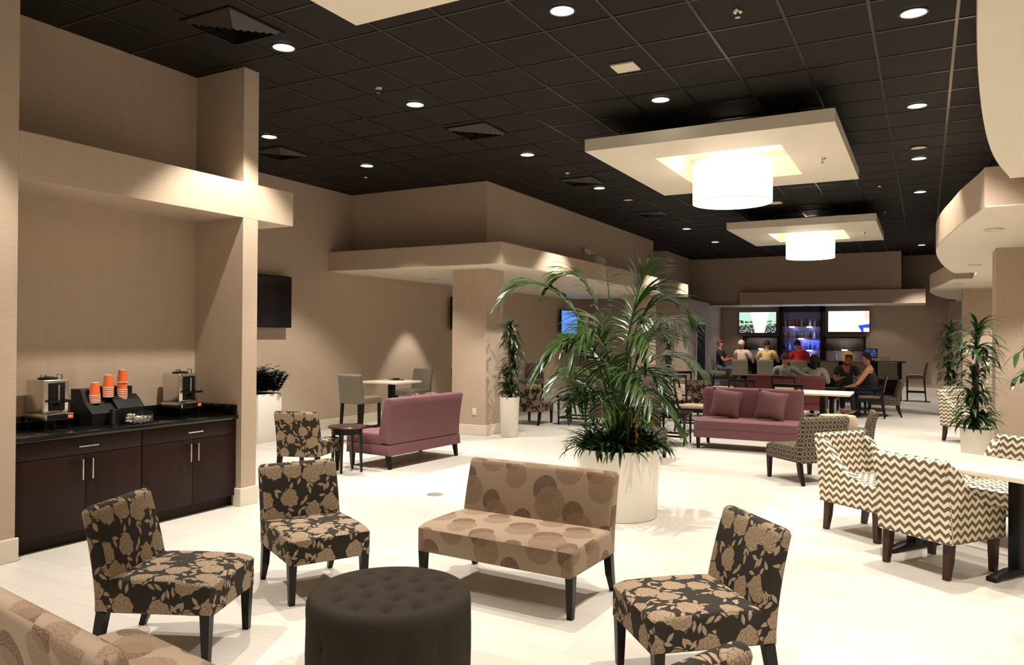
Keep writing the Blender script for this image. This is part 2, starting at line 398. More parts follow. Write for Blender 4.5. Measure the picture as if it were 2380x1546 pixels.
# ------------------------------------------------------------------ ceiling clouds + drum lamps
def cloud(y0, y1, oy0, oy1, label, lamp_label, x0=-3.55, x1=-.81, ox0=-2.92, ox1=-1.45):
    t = thing('ceiling_cloud', label, 'ceiling panel', ((x0 + x1) / 2, (y0 + y1) / 2, 3.85), 0, 'floating ceiling panels')
    cx, cy = (x0 + x1) / 2, (y0 + y1) / 2
    m = MB()
    for a in ((x0, x1, y0, oy0), (x0, x1, oy1, y1), (x0, ox0, oy0, oy1), (ox1, x1, oy0, oy1)):
        m.box(a[0] - cx, a[1] - cx, a[2] - cy, a[3] - cy, 0, .14)
    bmesh.ops.remove_doubles(m.bm, verts=m.bm.verts, dist=1e-4)
    m.build('panel', 'white', t, smooth=False)
    m = MB(); a0, a1, b0, b1 = ox0 - cx, ox1 - cx, oy0 - cy, oy1 - cy; q = .02
    m.box(a0 - q, a1 + q, b0 - q, b0, .14, .30); m.box(a0 - q, a1 + q, b1, b1 + q, .14, .30); m.box(a0 - q, a0, b0, b1, .14, .30); m.box(a1, a1 + q, b0, b1, .14, .30); m.box(a0, a1, b0, b1, .285, .30)
    m.build('recess', 'white', t, smooth=False)
    for sx in (-1, 1):
        for sy in (-1, 1): MB().tube([(sx * 1.05, sy * 1.2, .14), (sx * 1.05, sy * 1.2, .39)], .004).build('hanger_rod', 'dlring', t)
    l = thing('drum_pendant', lamp_label, 'lamp', (cx, (oy0 + oy1) / 2, 3.38), 0, 'drum pendants')
    MB().lathe([(.485, 0), (.492, 0), (.492, .52), (.485, .52), (.485, 0)], 64).build('lamp_shade', 'drum_body', l)
    MB().lathe([(0, .012), (.484, .012), (.484, .018), (0, .018)], 64).build('diffuser', 'drum_body', l)
    for z in (0, .512): MB().lathe([(.492, z), (.4945, z), (.4945, z + .006), (.492, z + .006)], 64).build('ring', 'drum_ring', l)
    MB().tube([(0, 0, .5), (0, 0, .76)], .01).build('stem', 'drum_ring', l)
    ld = bpy.data.lights.new('drum_bulb', 'POINT'); ld.energy = 22; ld.color = (1, .84, .62); ld.shadow_soft_size = .2
    lo = bpy.data.objects.new('drum_bulb', ld); C.objects.link(lo); lo.parent = l; lo.location = (0, 0, .66)
    return t
cloud(8.26, 11.39, 8.97, 10.72, 'white floating ceiling panel around the large drum lamp in mid-room', 'glowing white drum pendant, largest fully visible one over the middle of the room')
cloud(15.545, 18.64, 16.55, 18.1, 'white floating ceiling panel nearest the bar', 'glowing white drum pendant nearest the bar')
cloud(1.03, 4.16, 1.74, 3.46, 'white floating ceiling panel cut off by the top edge of the photo', 'glowing drum pendant mostly cut off by the top edge')

# ------------------------------------------------------------------ downlights
WARM = (1, .91, .80)
def lamp(parent, loc, energy, size=86, blend=.4, col=WARM, rad=.035):
    ld = bpy.data.lights.new('downlight_bulb', 'SPOT'); ld.energy = energy; ld.color = col; ld.spot_size = R(size); ld.spot_blend = blend; ld.shadow_soft_size = rad
    lo = bpy.data.objects.new('downlight_bulb', ld); C.objects.link(lo); lo.parent = parent; lo.location = loc; return lo
def downlight_proto(name, r, disc, ringm):
    t = thing(name, '', 'light')
    MB().lathe([(r * .93, -.012), (r * 1.08, -.010), (r * 1.1, 0), (r * .93, 0), (r * .93, -.012)], 32).build('trim_ring', ringm, t)
    MB().lathe([(0, -.004), (r * .93, -.004), (r * .93, -.001), (0, -.001)], 32).build('diffuser', disc, t)
    return t
DP = downlight_proto('ceiling_downlight', .1, 'dl', 'dlring')
DS = downlight_proto('ceiling_speaker', .1, 'dlin', 'dlring')
PE = 540
dl = [(-2.53, 5.42, 'lit round downlight at the top edge of the ceiling between the two floating panels', 1),
      (-5.06, 4.95, 'lit round downlight just above the narrow wall fin by the coffee counter', 1),
      (-5.0, 6.86, 'lit round downlight in open ceiling left of the middle floating panel, nearest of its column', 1),
      (-7.5, 7.1, 'lit round downlight closest to the edge of the wall fin, above a black vent', 1),
      (-7.45, 9.0, 'lit round downlight above the left end of the long soffit corner', 1),
      (-4.96, 9.49, 'lit round downlight above the bulkhead corner, between the two square vents', 1),
      (-4.96, 12.19, 'lit round downlight beside the front left corner of the middle floating panel', 1),
      (-2.53, 7.95, 'lit round downlight in front of the near edge of the middle floating panel', 1),
      (-.09, 6.75, 'lit round downlight at the top right of the ceiling, largest of the right column', 1),
      (-.09, 9.46, 'second lit round downlight down the right column', 1),
      (-.09, 12.23, 'lit round downlight just below the beige speaker in the right column', 1),
      (-.09, 15.02, 'lit round downlight level with the drum lamp base in the right column', 1),
      (-4.97, 17.67, 'lit round downlight left of the far floating panel, nearer of two', 1),
      (-4.97, 20.45, 'lit round downlight left of the far floating panel, closer to the bar', 1),
      (-.1, 23.5, 'small lit downlight at the bar end of the right column', 1)]
for x, y, lab, s_ in dl:
    t = dup(DP, (x, y, HC - .004), 0, lab, 'ceiling downlights')
    lamp(t, (0, 0, -.03), PE, size=66 if y == 7.95 else 86)
for x, y in ((-5.0, 2.1), (-5.0, -.8), (-.45, 4.3), (-.45, 1.2), (-2.5, -1.0), (-2.55, 13.3)):  # unseen downlights, added mainly to light the foreground
    t = dup(DP, (x, y, HC - .004), 0, 'lit round downlight added out of view', 'ceiling downlights'); lamp(t, (0, 0, -.03), PE)
dup(DS, (-.09, 11.55, HC - .004), 0, 'unlit beige round ceiling speaker in the right column of lights', 'ceiling speakers')
dup(DS, (-4.91, 13.49, HC - .004), 0, 'unlit beige round ceiling speaker beside the left edge of the middle floating panel', 'ceiling speakers')
# soffit downlights (recessed white)
DW = downlight_proto('soffit_downlight', .085, 'dlin', 'dlring_w')
for x, y, lab in ((.61, 9.17, 'round recessed light in the second curved soffit lobe, nearest'), (.65, 13.42, 'round recessed light at the far end of the second curved soffit lobe'),
                  (.57, 17.84, 'small round recessed light in the third curved soffit lobe'), (1.12, 17.81, 'small round recessed light beside the wide pier')):
    t = dup(DW, (x, y, ZS0 - .003), 0, lab, 'soffit downlights'); lamp(t, (0, 0, -.03), 60, 100)
for x, y, e in ((-8.67, 12.54, 200), (-7.6, 12.3, 30), (-8.67, 16.2, 160), (-7.3, 15.6, 60), (-8.3, 19.4, 120)):
    t = dup(DW, (x, y, ZS0 - .003), 0, 'round white recessed light in the long soffit underside, partly behind the column or palm', 'long soffit downlights'); lamp(t, (0, 0, -.03), e, 66)
for x, y, lab in ((-5.05, 25.4, 'small recessed light under the bar soffit above the left bar screen'), (-3.3, 25.4, 'small recessed light under the bar soffit above the bottle cabinet'), (-1.3, 25.5, 'small recessed light under the bar soffit above the right bar screen')):
    t = dup(DW, (x, y, 2.70 - .003), 0, lab, 'bar soffit lights'); lamp(t, (0, 0, -.03), 18, 110, col=(1, .9, .8))
# right side room lights under the deck
for x, y in ((2.4, 3), (2.2, 6.2), (1.6, 9.6), (1.8, 14), (1.6, 18.2)):
    t = dup(DW, (x, y, ZS0 - .003), 0, 'round recessed light in the soffit deck outside the photo', 'deck lights'); lamp(t, (0, 0, -.03), 210, 125)
for p in (DP, DS, DW):
    for c in list(p.children): bpy.data.objects.remove(c)
    bpy.data.objects.remove(p)
# vents
vt = thing('ceiling_vent', 'large square black louvred air vent near the top left, nearest one', 'vent', (-5.1, 4.42, HC - .003), 0, 'ceiling vents')
def frame(m, r0, r1, z0, z1):
    m.box(-r0, r0, -r0, -r1, z0, z1); m.box(-r0, r0, r1, r0, z0, z1); m.box(-r0, -r1, -r1, r1, z0, z1); m.box(r1, r0, -r1, r1, z0, z1)
m = MB(); frame(m, .295, .275, -.012, 0); m.build('frame', 'vent', vt, smooth=False)
for i in range(6):
    a = .27 - i * .042; b_ = a - .034; m = MB(); vs = []
    for (r, z) in ((a, -.004), (b_, -.034), (b_, -.030), (a, 0)): vs.append([m.bm.verts.new((sx * r, sy * r, z)) for sx, sy in ((-1, -1), (1, -1), (1, 1), (-1, 1))])
    for p, q in zip(vs, vs[1:] + vs[:1]):
        for j in range(4): m.bm.faces.new((p[j], p[(j + 1) % 4], q[(j + 1) % 4], q[j]))
    m.build('louvre', 'ventl', vt, smooth=False)
for x, y, lab in ((-4.96, 8.11, 'square black air vent in the left ceiling, second from the camera'), (-5.0, 11.52, 'square black air vent left of the middle floating panel'),
                  (-5.01, 15.21, 'small square black air vent behind the middle floating panel'), (-8.05, 7.82, 'dark air vent beside the wall fin, below a downlight')):
    dup(vt, (x, y, HC - .003), 0, lab)
for x, y, lab in ((-2.52, 6.83, 'ivory rectangular ceiling plate in front of the middle floating panel'), (-2.51, 15.0, 'ivory rectangular ceiling plate between the two far panels')):
    o = MB().box(-.115, .115, -.11, .11, -.02, 0, .004).build('ceiling_plate', 'plate', loc=(x, y, HC - .003)); tag(o, lab, 'ceiling plate', 'ivory ceiling plates')
sp = MB().lathe([(0, 0), (.04, 0), (.036, -.012), (.012, -.016), (.012, -.045), (.022, -.05), (.022, -.054), (0, -.054)], 16).build('sprinkler_head', 'chrome', loc=(-1.31, 6.08, HC - .003))
tag(sp, 'sprinkler head near the top edge, right of the centre downlight', 'sprinkler', 'sprinkler heads')
for x, y, z, lab in ((-5.02, 6.24, HC, 'sprinkler head left of a downlight over the open floor'), (-8.04, 9.68, HC, 'sprinkler head below a downlight near the bulkhead'),
                     (-4.97, 10.87, HC, 'sprinkler head above the black vent beside the middle floating panel'), (-.73, 17.15, HC, 'sprinkler head right of the far floating panel'),
                     (-.69, 14.21, HC, 'sprinkler head behind the right corner of the middle floating panel'), (-1.11, 9.88, 3.85, 'sprinkler head under the middle floating panel'),
                     (-1.12, 17.13, 3.85, 'sprinkler head under the far floating panel')):
    o = sp.copy(); C.objects.link(o); o.location = (x, y, z - .003); o['label'] = lab
# emergency light on the bulkhead
t = thing('emergency_light', 'white twin-head emergency light on the bulkhead above the palm', 'emergency light', (-6.41, 15.0, 3.42))
MB().box(0, .07, -.15, .15, 0, .12, .01).build('housing', 'plate', t)
for y in (-.2, .2): MB().lathe([(0, 0), (.05, 0), (.055, .05), (0, .05)], 16, (.07, y, .03)).build('lamp_head', 'plate', t)

# ------------------------------------------------------------------ screens
def tv(name, w, h, loc, rotz, scr, label, group=None, tilt=0):
    """screen faces local -Y"""
    t = thing(name, label, 'television', loc, rotz, group); t.rotation_euler.x = tilt
    MB().box(-w / 2, w / 2, 0, .05, 0, h, .006).build('casing', 'black', t)
    MB().box(-w / 2 + .02, w / 2 - .02, -.003, .001, .025, h - .02).build('screen', scr, t, smooth=False)
    MB().box(-.12, .12, .05, .139, h / 2 - .12, h / 2 + .12).build('wall_bracket', 'black', t)
    return t
def screen_mat(name, fn):
    m, nt, b = newmat(name); n = N(nt); b.inputs['Base Color'].default_value = (.01, .01, .01, 1); b.inputs['Roughness'].default_value = .2
    t = n.node('ShaderNodeTexCoord'); c = fn(n, t.outputs['Generated'])
    n.link(c, b.inputs['Emission Color']); b.inputs['Emission Strength'].default_value = 1.15
    return m
def game(n, v):
    sp = n.node('ShaderNodeSeparateXYZ'); n.link(v, sp.inputs[0]); x, z = sp.outputs[0], sp.outputs[2]
    nz = n.noise(v, 9, 3); c = n.mix(n.m('GREATER_THAN', nz, .5), (.03, .12, .03), (.45, .75, .7))
    c = n.mix(n.m('GREATER_THAN', n.m('ADD', z, n.m('MULTIPLY', nz, .3)), .75), c, (.55, .8, .7))
    c = n.mix(n.m('LESS_THAN', n.m('ABSOLUTE', n.m('SUBTRACT', z, n.m('ADD', .42, n.m('MULTIPLY', x, .08)))), .03), c, (.7, .95, .5))
    c = n.mix(n.m('LESS_THAN', z, .36), c, n.mix(n.m('GREATER_THAN', n.noise(v, 25, 1), .56), (.005, .02, .005), (.6, .65, .7)))
    c = n.mix(n.m('LESS_THAN', n.m('ABSOLUTE', n.m('SUBTRACT', x, .56)), n.m('ADD', .13, n.m('MULTIPLY', z, .12))), c, (1, 1, 1))
    return c
def show(n, v):
    sp = n.node('ShaderNodeSeparateXYZ'); n.link(v, sp.inputs[0]); x, z = sp.outputs[0], sp.outputs[2]
    a = n.m('MULTIPLY', n.m('GREATER_THAN', x, n.m('SUBTRACT', .82, n.m('MULTIPLY', z, .3))), n.m('LESS_THAN', z, n.m('ADD', .1, n.m('MULTIPLY', x, .28))))
    c = n.mix(a, (1, 1, 1), (.03, .08, .6))
    c = n.mix(n.m('MULTIPLY', n.m('GREATER_THAN', x, .86), n.m('LESS_THAN', z, .2)), c, (.8, .8, .95))
    return n.mix(n.m('MULTIPLY', n.m('GREATER_THAN', x, .9), n.m('GREATER_THAN', z, .6)), c, (.9, .7, .6))
def blue(n, v): return n.mix(n.noise(v, 4, 2), (.02, .10, .8), (.2, .45, 1))
M['game'] = screen_mat('screen_game', game); M['show'] = screen_mat('screen_show', show); M['blue'] = screen_mat('screen_blue', blue)
tv('wall_television', 1.45, .84, (XL + .14, 8.47, 1.77), R(90), 'screen_off', 'black switched-off flat television on the wall right of the coffee alcove')
tv('wall_television', 1.15, .72, (XL + .14, 14.6, 1.80), R(90), 'blue', 'television with a blue picture seen edge-on beside the square column')
tv('wall_television', 1.15, .72, (XL + .14, 20.3, 1.72), R(90), 'blue', 'television with a blue picture seen through the palm fronds')
tv('bar_television', 1.24, .74, (-4.955, YB - .14, 1.81), 0, 'game', 'bright television left of the bottle cabinet showing a game', 'bar screens')
tv('bar_television', 1.24, .71, (-2.15, YB - .14, 1.85), 0, 'show', 'bright mostly white television right of the bottle cabinet', 'bar screens')
o = MB().box(-.002, .006, -.04, .04, -.06, .06, .003).build('wall_outlet', 'plate', loc=(-6.63, 10.822, .39), rotz=R(90)); tag(o, 'white electrical outlet low on the square column', 'outlet')
o = MB().lathe([(0, 0), (.085, 0), (.085, .004), (.07, .006), (0, .006)], 24).build('floor_drain', plain('floor_plate_metal', (.35, .32, .27), .4, .5), loc=(-4.48, 6.54, 0)); tag(o, 'small round grey floor cover on the open tile floor', 'floor cover')

# ------------------------------------------------------------------ seating (everything faces local -Y)
def backprof(h, z0, y0=.20, th=.115, lean=.10):
    """side profile (y,z) of an upholstered back: slight curve, rounded top"""
    f = [(y0 + lean * 1.15 * ((z - z0) / (h - z0)) ** 1.5, z) for z in [z0 + (h - z0 - .035) * i / 8 for i in range(9)]]
    bk = [(y + th * (1 - .25 * i / 8) + .0 * i, z) for i, (y, z) in enumerate(f)]
    cy = (f[-1][0] + bk[-1][0]) / 2; r = (bk[-1][0] - f[-1][0]) / 2
    top = [(cy - r * math.cos(a), f[-1][1] + .035 * math.sin(a)) for a in (PI * .2, PI * .35, PI * .5, PI * .65, PI * .8)]
    return f + top + bk[::-1]
def seatprof(y0, y1, z0, z1, crown=.018):
    n = 8
    top = [(y1 + (y0 - y1) * i / n, z1 - crown + crown * math.sin(PI * min(1, .25 + .6 * i / n))) for i in range(n + 1)]
    top[-1] = (y0, z1 - crown - .012)
    return [(y0, z0), (y1, z0)] + top[:-1] + [(y0 + .018, z1 - crown), top[-1]]
def legs(t, w, yf, yb, h, mat, r0=.036, r1=.024, splay=.07):
    for s in (-1, 1):
        MB().taper((s * w, yf, 0), (s * w, yf, h), r1, r0).build('leg', mat, t, angle=30)
        m = MB(); m.taper((s * w, yb + splay, 0), (s * w, yb + splay * .35, h * .5), r1 * .9, r0 * .9); m.taper((s * w, yb + splay * .35, h * .46), (s * w, yb, h), r0 * .9, r0)
        m.build('leg', mat, t, angle=30)
def slipper(name, label, fab, w=.27, h=.775, cat='chair', group=None, loc=(0, 0, 0), rot=0):
    t = thing(name, label, cat, loc, R(rot), group)
    MB().prism(seatprof(-.30, .25, .245, .425, .02), -w, w, 'x', .030, 4).build('seat', fab, t, angle=50)
    MB().prism(backprof(h, .245), -w + .001, w - .001, 'x', .032, 4).build('backrest', fab, t, angle=50)
    legs(t, w - .035, -.265, .275, .25, 'leg')
    return t
FG = 'floral slipper chairs'
A = slipper('slipper_chair', 'floral slipper chair in front of the coffee counter, turned towards the dark tufted ottoman', 'floral', loc=(-3.488, 2.704, 0), rot=114.2, group=FG)
dup(A, (-3.518, 3.748, 0), R(62.7), 'floral slipper chair between the brown loveseat and the plum settee side table, behind the ottoman')
dup(A, (-.996, 3.626, 0), R(-48.8), 'floral slipper chair right of the brown loveseat, its back in profile')
dup(A, (-.884, 2.158, 0), R(-114), 'floral slipper chair of which only the back top shows at the bottom edge')
dup(A, (-6.45, 6.78, 0), R(197.2), 'floral slipper chair seen from behind next to the round side table')
dup(A, (-6.55, 12.9, 0), R(182), 'floral slipper chair seen from behind beside the tall white planter')
dup(A, (-7.15, 9.75, 0), R(250), 'floral slipper chair mostly hidden behind the plum settee by the column')
slipper('loveseat', 'armless brown loveseat with dotted circles, standing in front of the big palm planter', 'dand', .575, .775, 'loveseat', 'brown circle-pattern loveseats', (-2.341, 4.341, 0), -2.5)
slipper('loveseat', 'armless brown loveseat with dotted circles cut off by the bottom left corner', 'dand', .575, .80, 'loveseat', 'brown circle-pattern loveseats', (-2.42, 1.70, 0), 172)
P_ = slipper('patterned_chair', 'wide slipper chair in black and beige ring lattice fabric behind the chevron chair', 'rings', .32, .775, 'chair', 'ring lattice chairs', (-1.24, 9.43, 0), -134)
dup(P_, (-.93, 12.2, 0), R(-80), 'low ring lattice chair seen edge-on behind the chevron chair back', scale=(.8, .8, .78))
dup(P_, (-3.44, 9.9, 0), R(178), 'ring lattice chair mostly hidden behind the palm planter')
dup(P_, (-3.9, 11.3, 0), R(200), 'ring lattice chair seen through the base of the palm')
# settees
def settee(label, loc, rot, fab='plum', w=.735, group='plum settees'):
    t = thing('settee', label, 'settee', loc, R(rot), group)
    MB().prism([(-.36, .17), (.36, .17), (.345, .30), (-.36, .30)], -w, w, 'x', .008, 2).build('base', fab, t, angle=50)
    MB().prism(seatprof(-.365, .22, .302, .44, .015), -w, w, 'x', .02, 3).build('seat_cushion', fab, t, angle=50)
    pr = backprof(.885, .31, .17, .175, .10)
    MB().prism(pr, -w, w, 'x', .028, 3).build('backrest', fab, t, angle=50)
    for s in (-1, 1):
        MB().taper((s * (w - .06), -.31, 0), (s * (w - .06), -.31, .17), .026, .038).build('leg', 'leg', t, angle=30)
        MB().taper((s * (w - .06), .33, 0), (s * (w - .06), .30, .17), .026, .038).build('leg', 'leg', t, angle=30)
    return t
st = settee('plum settee seen from behind, beside the round dark side table', (-6.067, 8.172, 0), -94.2)
settee('plum settee facing the camera with two cushions, right of the palm', (-2.316, 11.629, 0), .9)
dup(st, (-5.0, 13.7, 0), R(-100), 'plum settee mostly hidden behind the palm fronds')
settee('maroon settee seen from behind with two people on it, in front of the bar', (-2.58, 17.0, 0), 180, 'maroon', .77, 'maroon settees')
def pillow(s, fab):
    m = MB(); n = 10; vs = {}
    for side in (-1, 1):
        for i in range(n + 1):
            for j in range(n + 1):
                u, v = 2 * i / n - 1, 2 * j / n - 1
                if (abs(u) == 1 or abs(v) == 1) and side == 1: vs[(side, i, j)] = vs[(-1, i, j)]; continue
                p = 1 - .10 * (1 - (abs(u) ** 2)) * abs(v) ** 3; q = 1 - .10 * (1 - abs(v) ** 2) * abs(u) ** 3
                th = .085 * ((1 - u * u) * (1 - v * v)) ** .45
                vs[(side, i, j)] = m.bm.verts.new((u * s * q, side * th, v * s * p))
    for side in (-1, 1):
        for i in range(n):
            for j in range(n): m.bm.faces.new((vs[(side, i, j)], vs[(side, i + 1, j)], vs[(side, i + 1, j + 1)], vs[(side, i, j + 1)]))
    return m.build('throw_pillow', fab, angle=80)
for x, rz, ry, lab in ((-2.66, 8, 8, 'plum throw cushion leaning on the left half of the camera-facing settee'), (-2.0, -6, 6, 'plum throw cushion leaning on the right half of the camera-facing settee')):
    o = pillow(.225, 'plum'); o.location = (x, 11.665 - (x + 2.3) * .0, .655); o.rotation_euler = (R(-17), R(ry), R(rz)); tag(o, lab, 'cushion', 'plum cushions')
o = pillow(.20, 'plum'); o.location = (-6.12, 8.35, .655); o.rotation_euler = (R(-14), R(-25), R(-94)); tag(o, 'plum cushion whose tip shows above the back of the settee by the side table', 'cushion', 'plum cushions')
# tub chairs with chevron fabric
def tub(label, loc, rot):
    t = thing('chevron_chair', label, 'chair', loc, R(rot), 'chevron tub chairs')
    w = .29
    MB().prism(backprof(.83, .25, .20, .10, .085), -w, w, 'x', .022, 3).build('backrest', 'chev', t, angle=50)
    sw = [(.235, .25), (-.29, .25), (-.295, .44), (-.26, .47), (-.16, .48), (-.06, .505), (.03, .55), (.10, .61), (.16, .68), (.21, .745), (.262, .785), (.33, .78), (.305, .5), (.28, .25)]
    for s in (-1, 1):
        a, b = (w - .062, w + .012) if s > 0 else (-w - .012, -w + .062)
        MB().prism(sw, a, b, 'x', .018, 3).build('arm', 'chev', t, angle=50)
    MB().prism(seatprof(-.315, .23, .26, .47, .02), -w + .06, w - .06, 'x', .02, 3).build('seat', 'chev', t, angle=50)
    legs(t, .235, -.245, .235, .255, 'legbrown', .040, .030, .03)
    return t
T = tub('chevron tub chair with its back to the camera at the white table', (.096, 6.339, 0), 144.3)
dup(T, (-.399, 7.121, 0), R(54.4), 'chevron tub chair at the left end of the white table, turned sideways')
dup(T, (.60, 7.45, 0), R(-36), 'chevron tub chair across the white table, only its back top above the table')
dup(T, (1.15, 7.05, 0), R(-36), 'chevron tub chair at the right edge of the photo behind the black table leg')
dup(T, (.62, 14.25, 0), R(52), 'chevron tub chair behind the potted dracaena near the pier')
dup(T, (1.15, 12.9, 0), R(160), 'chevron tub chair peeking out between the dracaena pot and the pier')
# white pedestal table
ax, pe = Vector((.82, -.57, 0)).normalized(), Vector((-.57, -.82, 0)).normalized()
ang = math.atan2(ax.y, ax.x); Lt = 1.42
cc = Vector((-.13, 7.29, 0)) + ax * (Lt / 2 + .24) + pe * .375
t = thing('dining_table', 'long cream-topped table on black pedestals among the chevron chairs', 'table', cc, ang, 'white pedestal tables')
MB().box(-Lt / 2, Lt / 2, -.38, .38, .715, .75, .006).build('tabletop', 'tabletop', t)
for x in (-.62, .16):
    m = MB(); m.box(x - .04, x + .04, -.04, .04, .03, .70, .004); m.box(x - .06, x + .06, -.25, .25, .695, .714, .003)
    m.build('pedestal', 'black', t)
    m = MB()
    m.prism([(-.30, 0), (-.30, .03), (-.10, .06), (.10, .06), (.30, .03), (.30, 0), (.25, 0), (.22, .018), (-.22, .018), (-.25, 0)], x - .035, x + .035, 'x', .004, 2)
    m.build('pedestal_foot', 'black', t)
def square_table(label, loc, rot, w, h, top='tabletop', group='square pedestal tables', th=.035):
    t = thing('square_table', label, 'table', loc, R(rot), group)
    MB().box(-w / 2, w / 2, -w / 2, w / 2, h - th, h, .005).build('tabletop', top, t)
    MB().box(-.045, .045, -.045, .045, .03, h - th, .004).build('pedestal', 'black', t)
    MB().box(-.28, .28, -.035, .035, 0, .035, .006).box(-.035, .035, -.28, .28, 0, .035, .006).build('pedestal_foot', 'black', t)
    return t
square_table('counter-height white square table against the left wall between two grey stools', (-7.72, 10.0, 0), 0, .70, .91)
square_table('counter-height white table behind the tall planter, left of the palm', (-8.05, 13.95, 0), 0, .75, .91)
square_table('white square table behind the camera-facing plum settee', (-1.52, 13.75, 0), 0, .90, .75)
square_table('small dark square table beside the seated couple', (-1.75, 17.42, 0), 0, .55, .6, 'leg')
# grey stools
def stool(label, loc, rot, group='grey upholstered stools'):
    t = thing('bar_stool', label, 'stool', loc, R(rot), group)
    MB().prism(seatprof(-.24, .20, .60, .71, .02), -.235, .235, 'x', .018, 3).build('seat', 'grayfab', t, angle=50)
    MB().prism(backprof(1.06, .61, .16, .08, .07), -.225, .225, 'x', .018, 3).build('backrest', 'grayfab', t, angle=50)
    for s in (-1, 1):
        MB().taper((s * .20, -.205, 0), (s * .20, -.205, .62), .021, .029).build('leg', 'leg', t, angle=30)
        MB().taper((s * .20, .24, 0), (s * .20, .19, .62), .021, .029).build('leg', 'leg', t, angle=30)
    m = MB(); m.box(-.2, .2, -.215, -.195, .20, .235)
    for s in (-1, 1): m.box(s * .19, s * .21, -.2, .22, .23, .262)
    m.build('footrest', 'leg', t, smooth=False)
    return t
s1 = stool('grey stool in profile left of the counter-height table by the left wall', (-7.72, 9.22, 0), 180)
dup(s1, (-8.0, 10.98, 0), R(-8), 'grey stool facing the camera behind the counter-height table by the left wall')
dup(s1, (-8.1, 12.95, 0), R(180), 'grey stool behind the tall white planter by the column')
dup(s1, (-7.75, 15.1, 0), R(10), 'grey stool partly behind the palm fronds with dark legs showing')
BY = 22.05
for x, lab in ((-4.59, 'grey bar stool under the man in the white cap'), (-3.90, 'grey bar stool under the man in the yellow shirt'), (-3.02, 'grey bar stool under the person in the red shirt'),
               (-2.25, 'empty grey bar stool right of the person in the red shirt'), (-1.58, 'empty grey bar stool behind the blonde woman'), (-.86, 'empty grey bar stool at the right end of the bar row')):
    dup(s1, (x, BY, 0), R(180), lab)
dup(s1, (-5.28, 22.3, 0), R(90), 'grey bar stool under the man in the dark green shirt')
dup(s1, (-.22, 23.0, 0), R(-90), 'empty grey bar stool at the right end of the bar, seen sideways')
# black framed dining chairs
def framechair(label, loc, rot, arms=False, fab='cream', group='black framed dining chairs'):
    t = thing('dining_chair', label, 'chair', loc, R(rot), group)
    MB().prism(seatprof(-.24, .20, .405, .475, .02), -.22, .22, 'x', .016, 3).build('seat', 'speck' if not arms else fab, t, angle=50)
    m = MB()
    m.box(-.23, .23, -.235, -.205, .35, .41); m.box(-.23, .23, .2, .23, .35, .41)
    for s in (-1, 1): m.box(s * .205, s * .235, -.22, .22, .35, .41); m.box(s * .21, s * .23, -.2, .26, .15, .18)
    m.build('seat_frame', 'leg', t, smooth=False)
    for s in (-1, 1):
        MB().taper((s * .215, -.215, 0), (s * .215, -.215, .66 if arms else .41), .018, .024).build('leg', 'leg', t, angle=30)
        m = MB(); m.taper((s * .215, .29, 0), (s * .215, .215, .42), .020, .026); m.taper((s * .215, .215, .40), (s * .215, .32, .92), .026, .020); m.build('leg', 'leg', t, angle=30)
        if arms: MB().box(s * .195, s * .24, -.24, .27, .65, .68, .005).build('arm', 'leg', t)
    mt = Matrix.Translation((0, .262, .64)) @ Matrix.Rotation(R(-11.5), 4, 'X')
    MB().box(-.20, .20, -.018, .018, -.11, .10 if not arms else .24, .008, 2, mt).build('back_panel', fab, t)
    mt = Matrix.Translation((0, .312, .895)) @ Matrix.Rotation(R(-11.5), 4, 'X')
    MB().box(-.235, .235, -.014, .014, -.025, .03, .004, 2, mt).build('top_rail', 'leg', t)
    return t
f1 = framechair('black framed chair with cream panel in profile left of the camera-facing settee', (-3.60, 13.3, 0), 95)
for x, y, r, lab in ((-1.92, 13.05, 178, 'black framed chair whose shiny top rail shows behind the right end of the settee'),
                     (-2.85, 13.9, 183, 'black framed chair with cream panel just above the middle of the settee back'),
                     (-3.35, 14.8, 178, 'black framed chair above the left cushion of the settee'),
                     (-4.35, 14.9, 185, 'black framed chair behind the profile chair, left of the man in green'),
                     (-4.8, 16.6, 200, 'dark framed chair near the doorway behind the palm'),
                     (-5.1, 17.2, 60, 'dark framed chair furthest back beside the doorway'),
                     (-2.35, 15.6, 170, 'black framed chair behind the white square table, left of it')):
    dup(f1, (x, y, 0), R(r), lab)
ar = framechair('black armchair with brown diamond fabric holding the woman with bare arms', (-1.02, 17.6, 0), -90, True, 'diam', 'diamond fabric armchairs')
dup(A, (-4.1, 16.0, 0), R(175), 'small floral chair back showing just over the left corner of the camera-facing settee')
q = dup(P_, (-.80, 18.2, 0), R(-85), 'brown patterned chair directly right of the diamond fabric armchair')
dup(P_, (-3.95, 18.3, 0), R(180), 'patterned chair left of the maroon settee', scale=(.9, .9, .9))
o = thing('round_ottoman', 'cream speckled round low pouf under the front of the white square table', 'pouf', (-1.22, 13.0, 0))
MB().lathe([(0, .10), (.27, .10), (.30, .14), (.30, .38), (.26, .44), (0, .455)], 28).build('cushion', 'speck', o)
for a in range(4): MB().taper((.2 * math.cos(a * PI / 2 + .6), .2 * math.sin(a * PI / 2 + .6), 0), (.2 * math.cos(a * PI / 2 + .6), .2 * math.sin(a * PI / 2 + .6), .11), .018, .024).build('leg', 'leg', o)
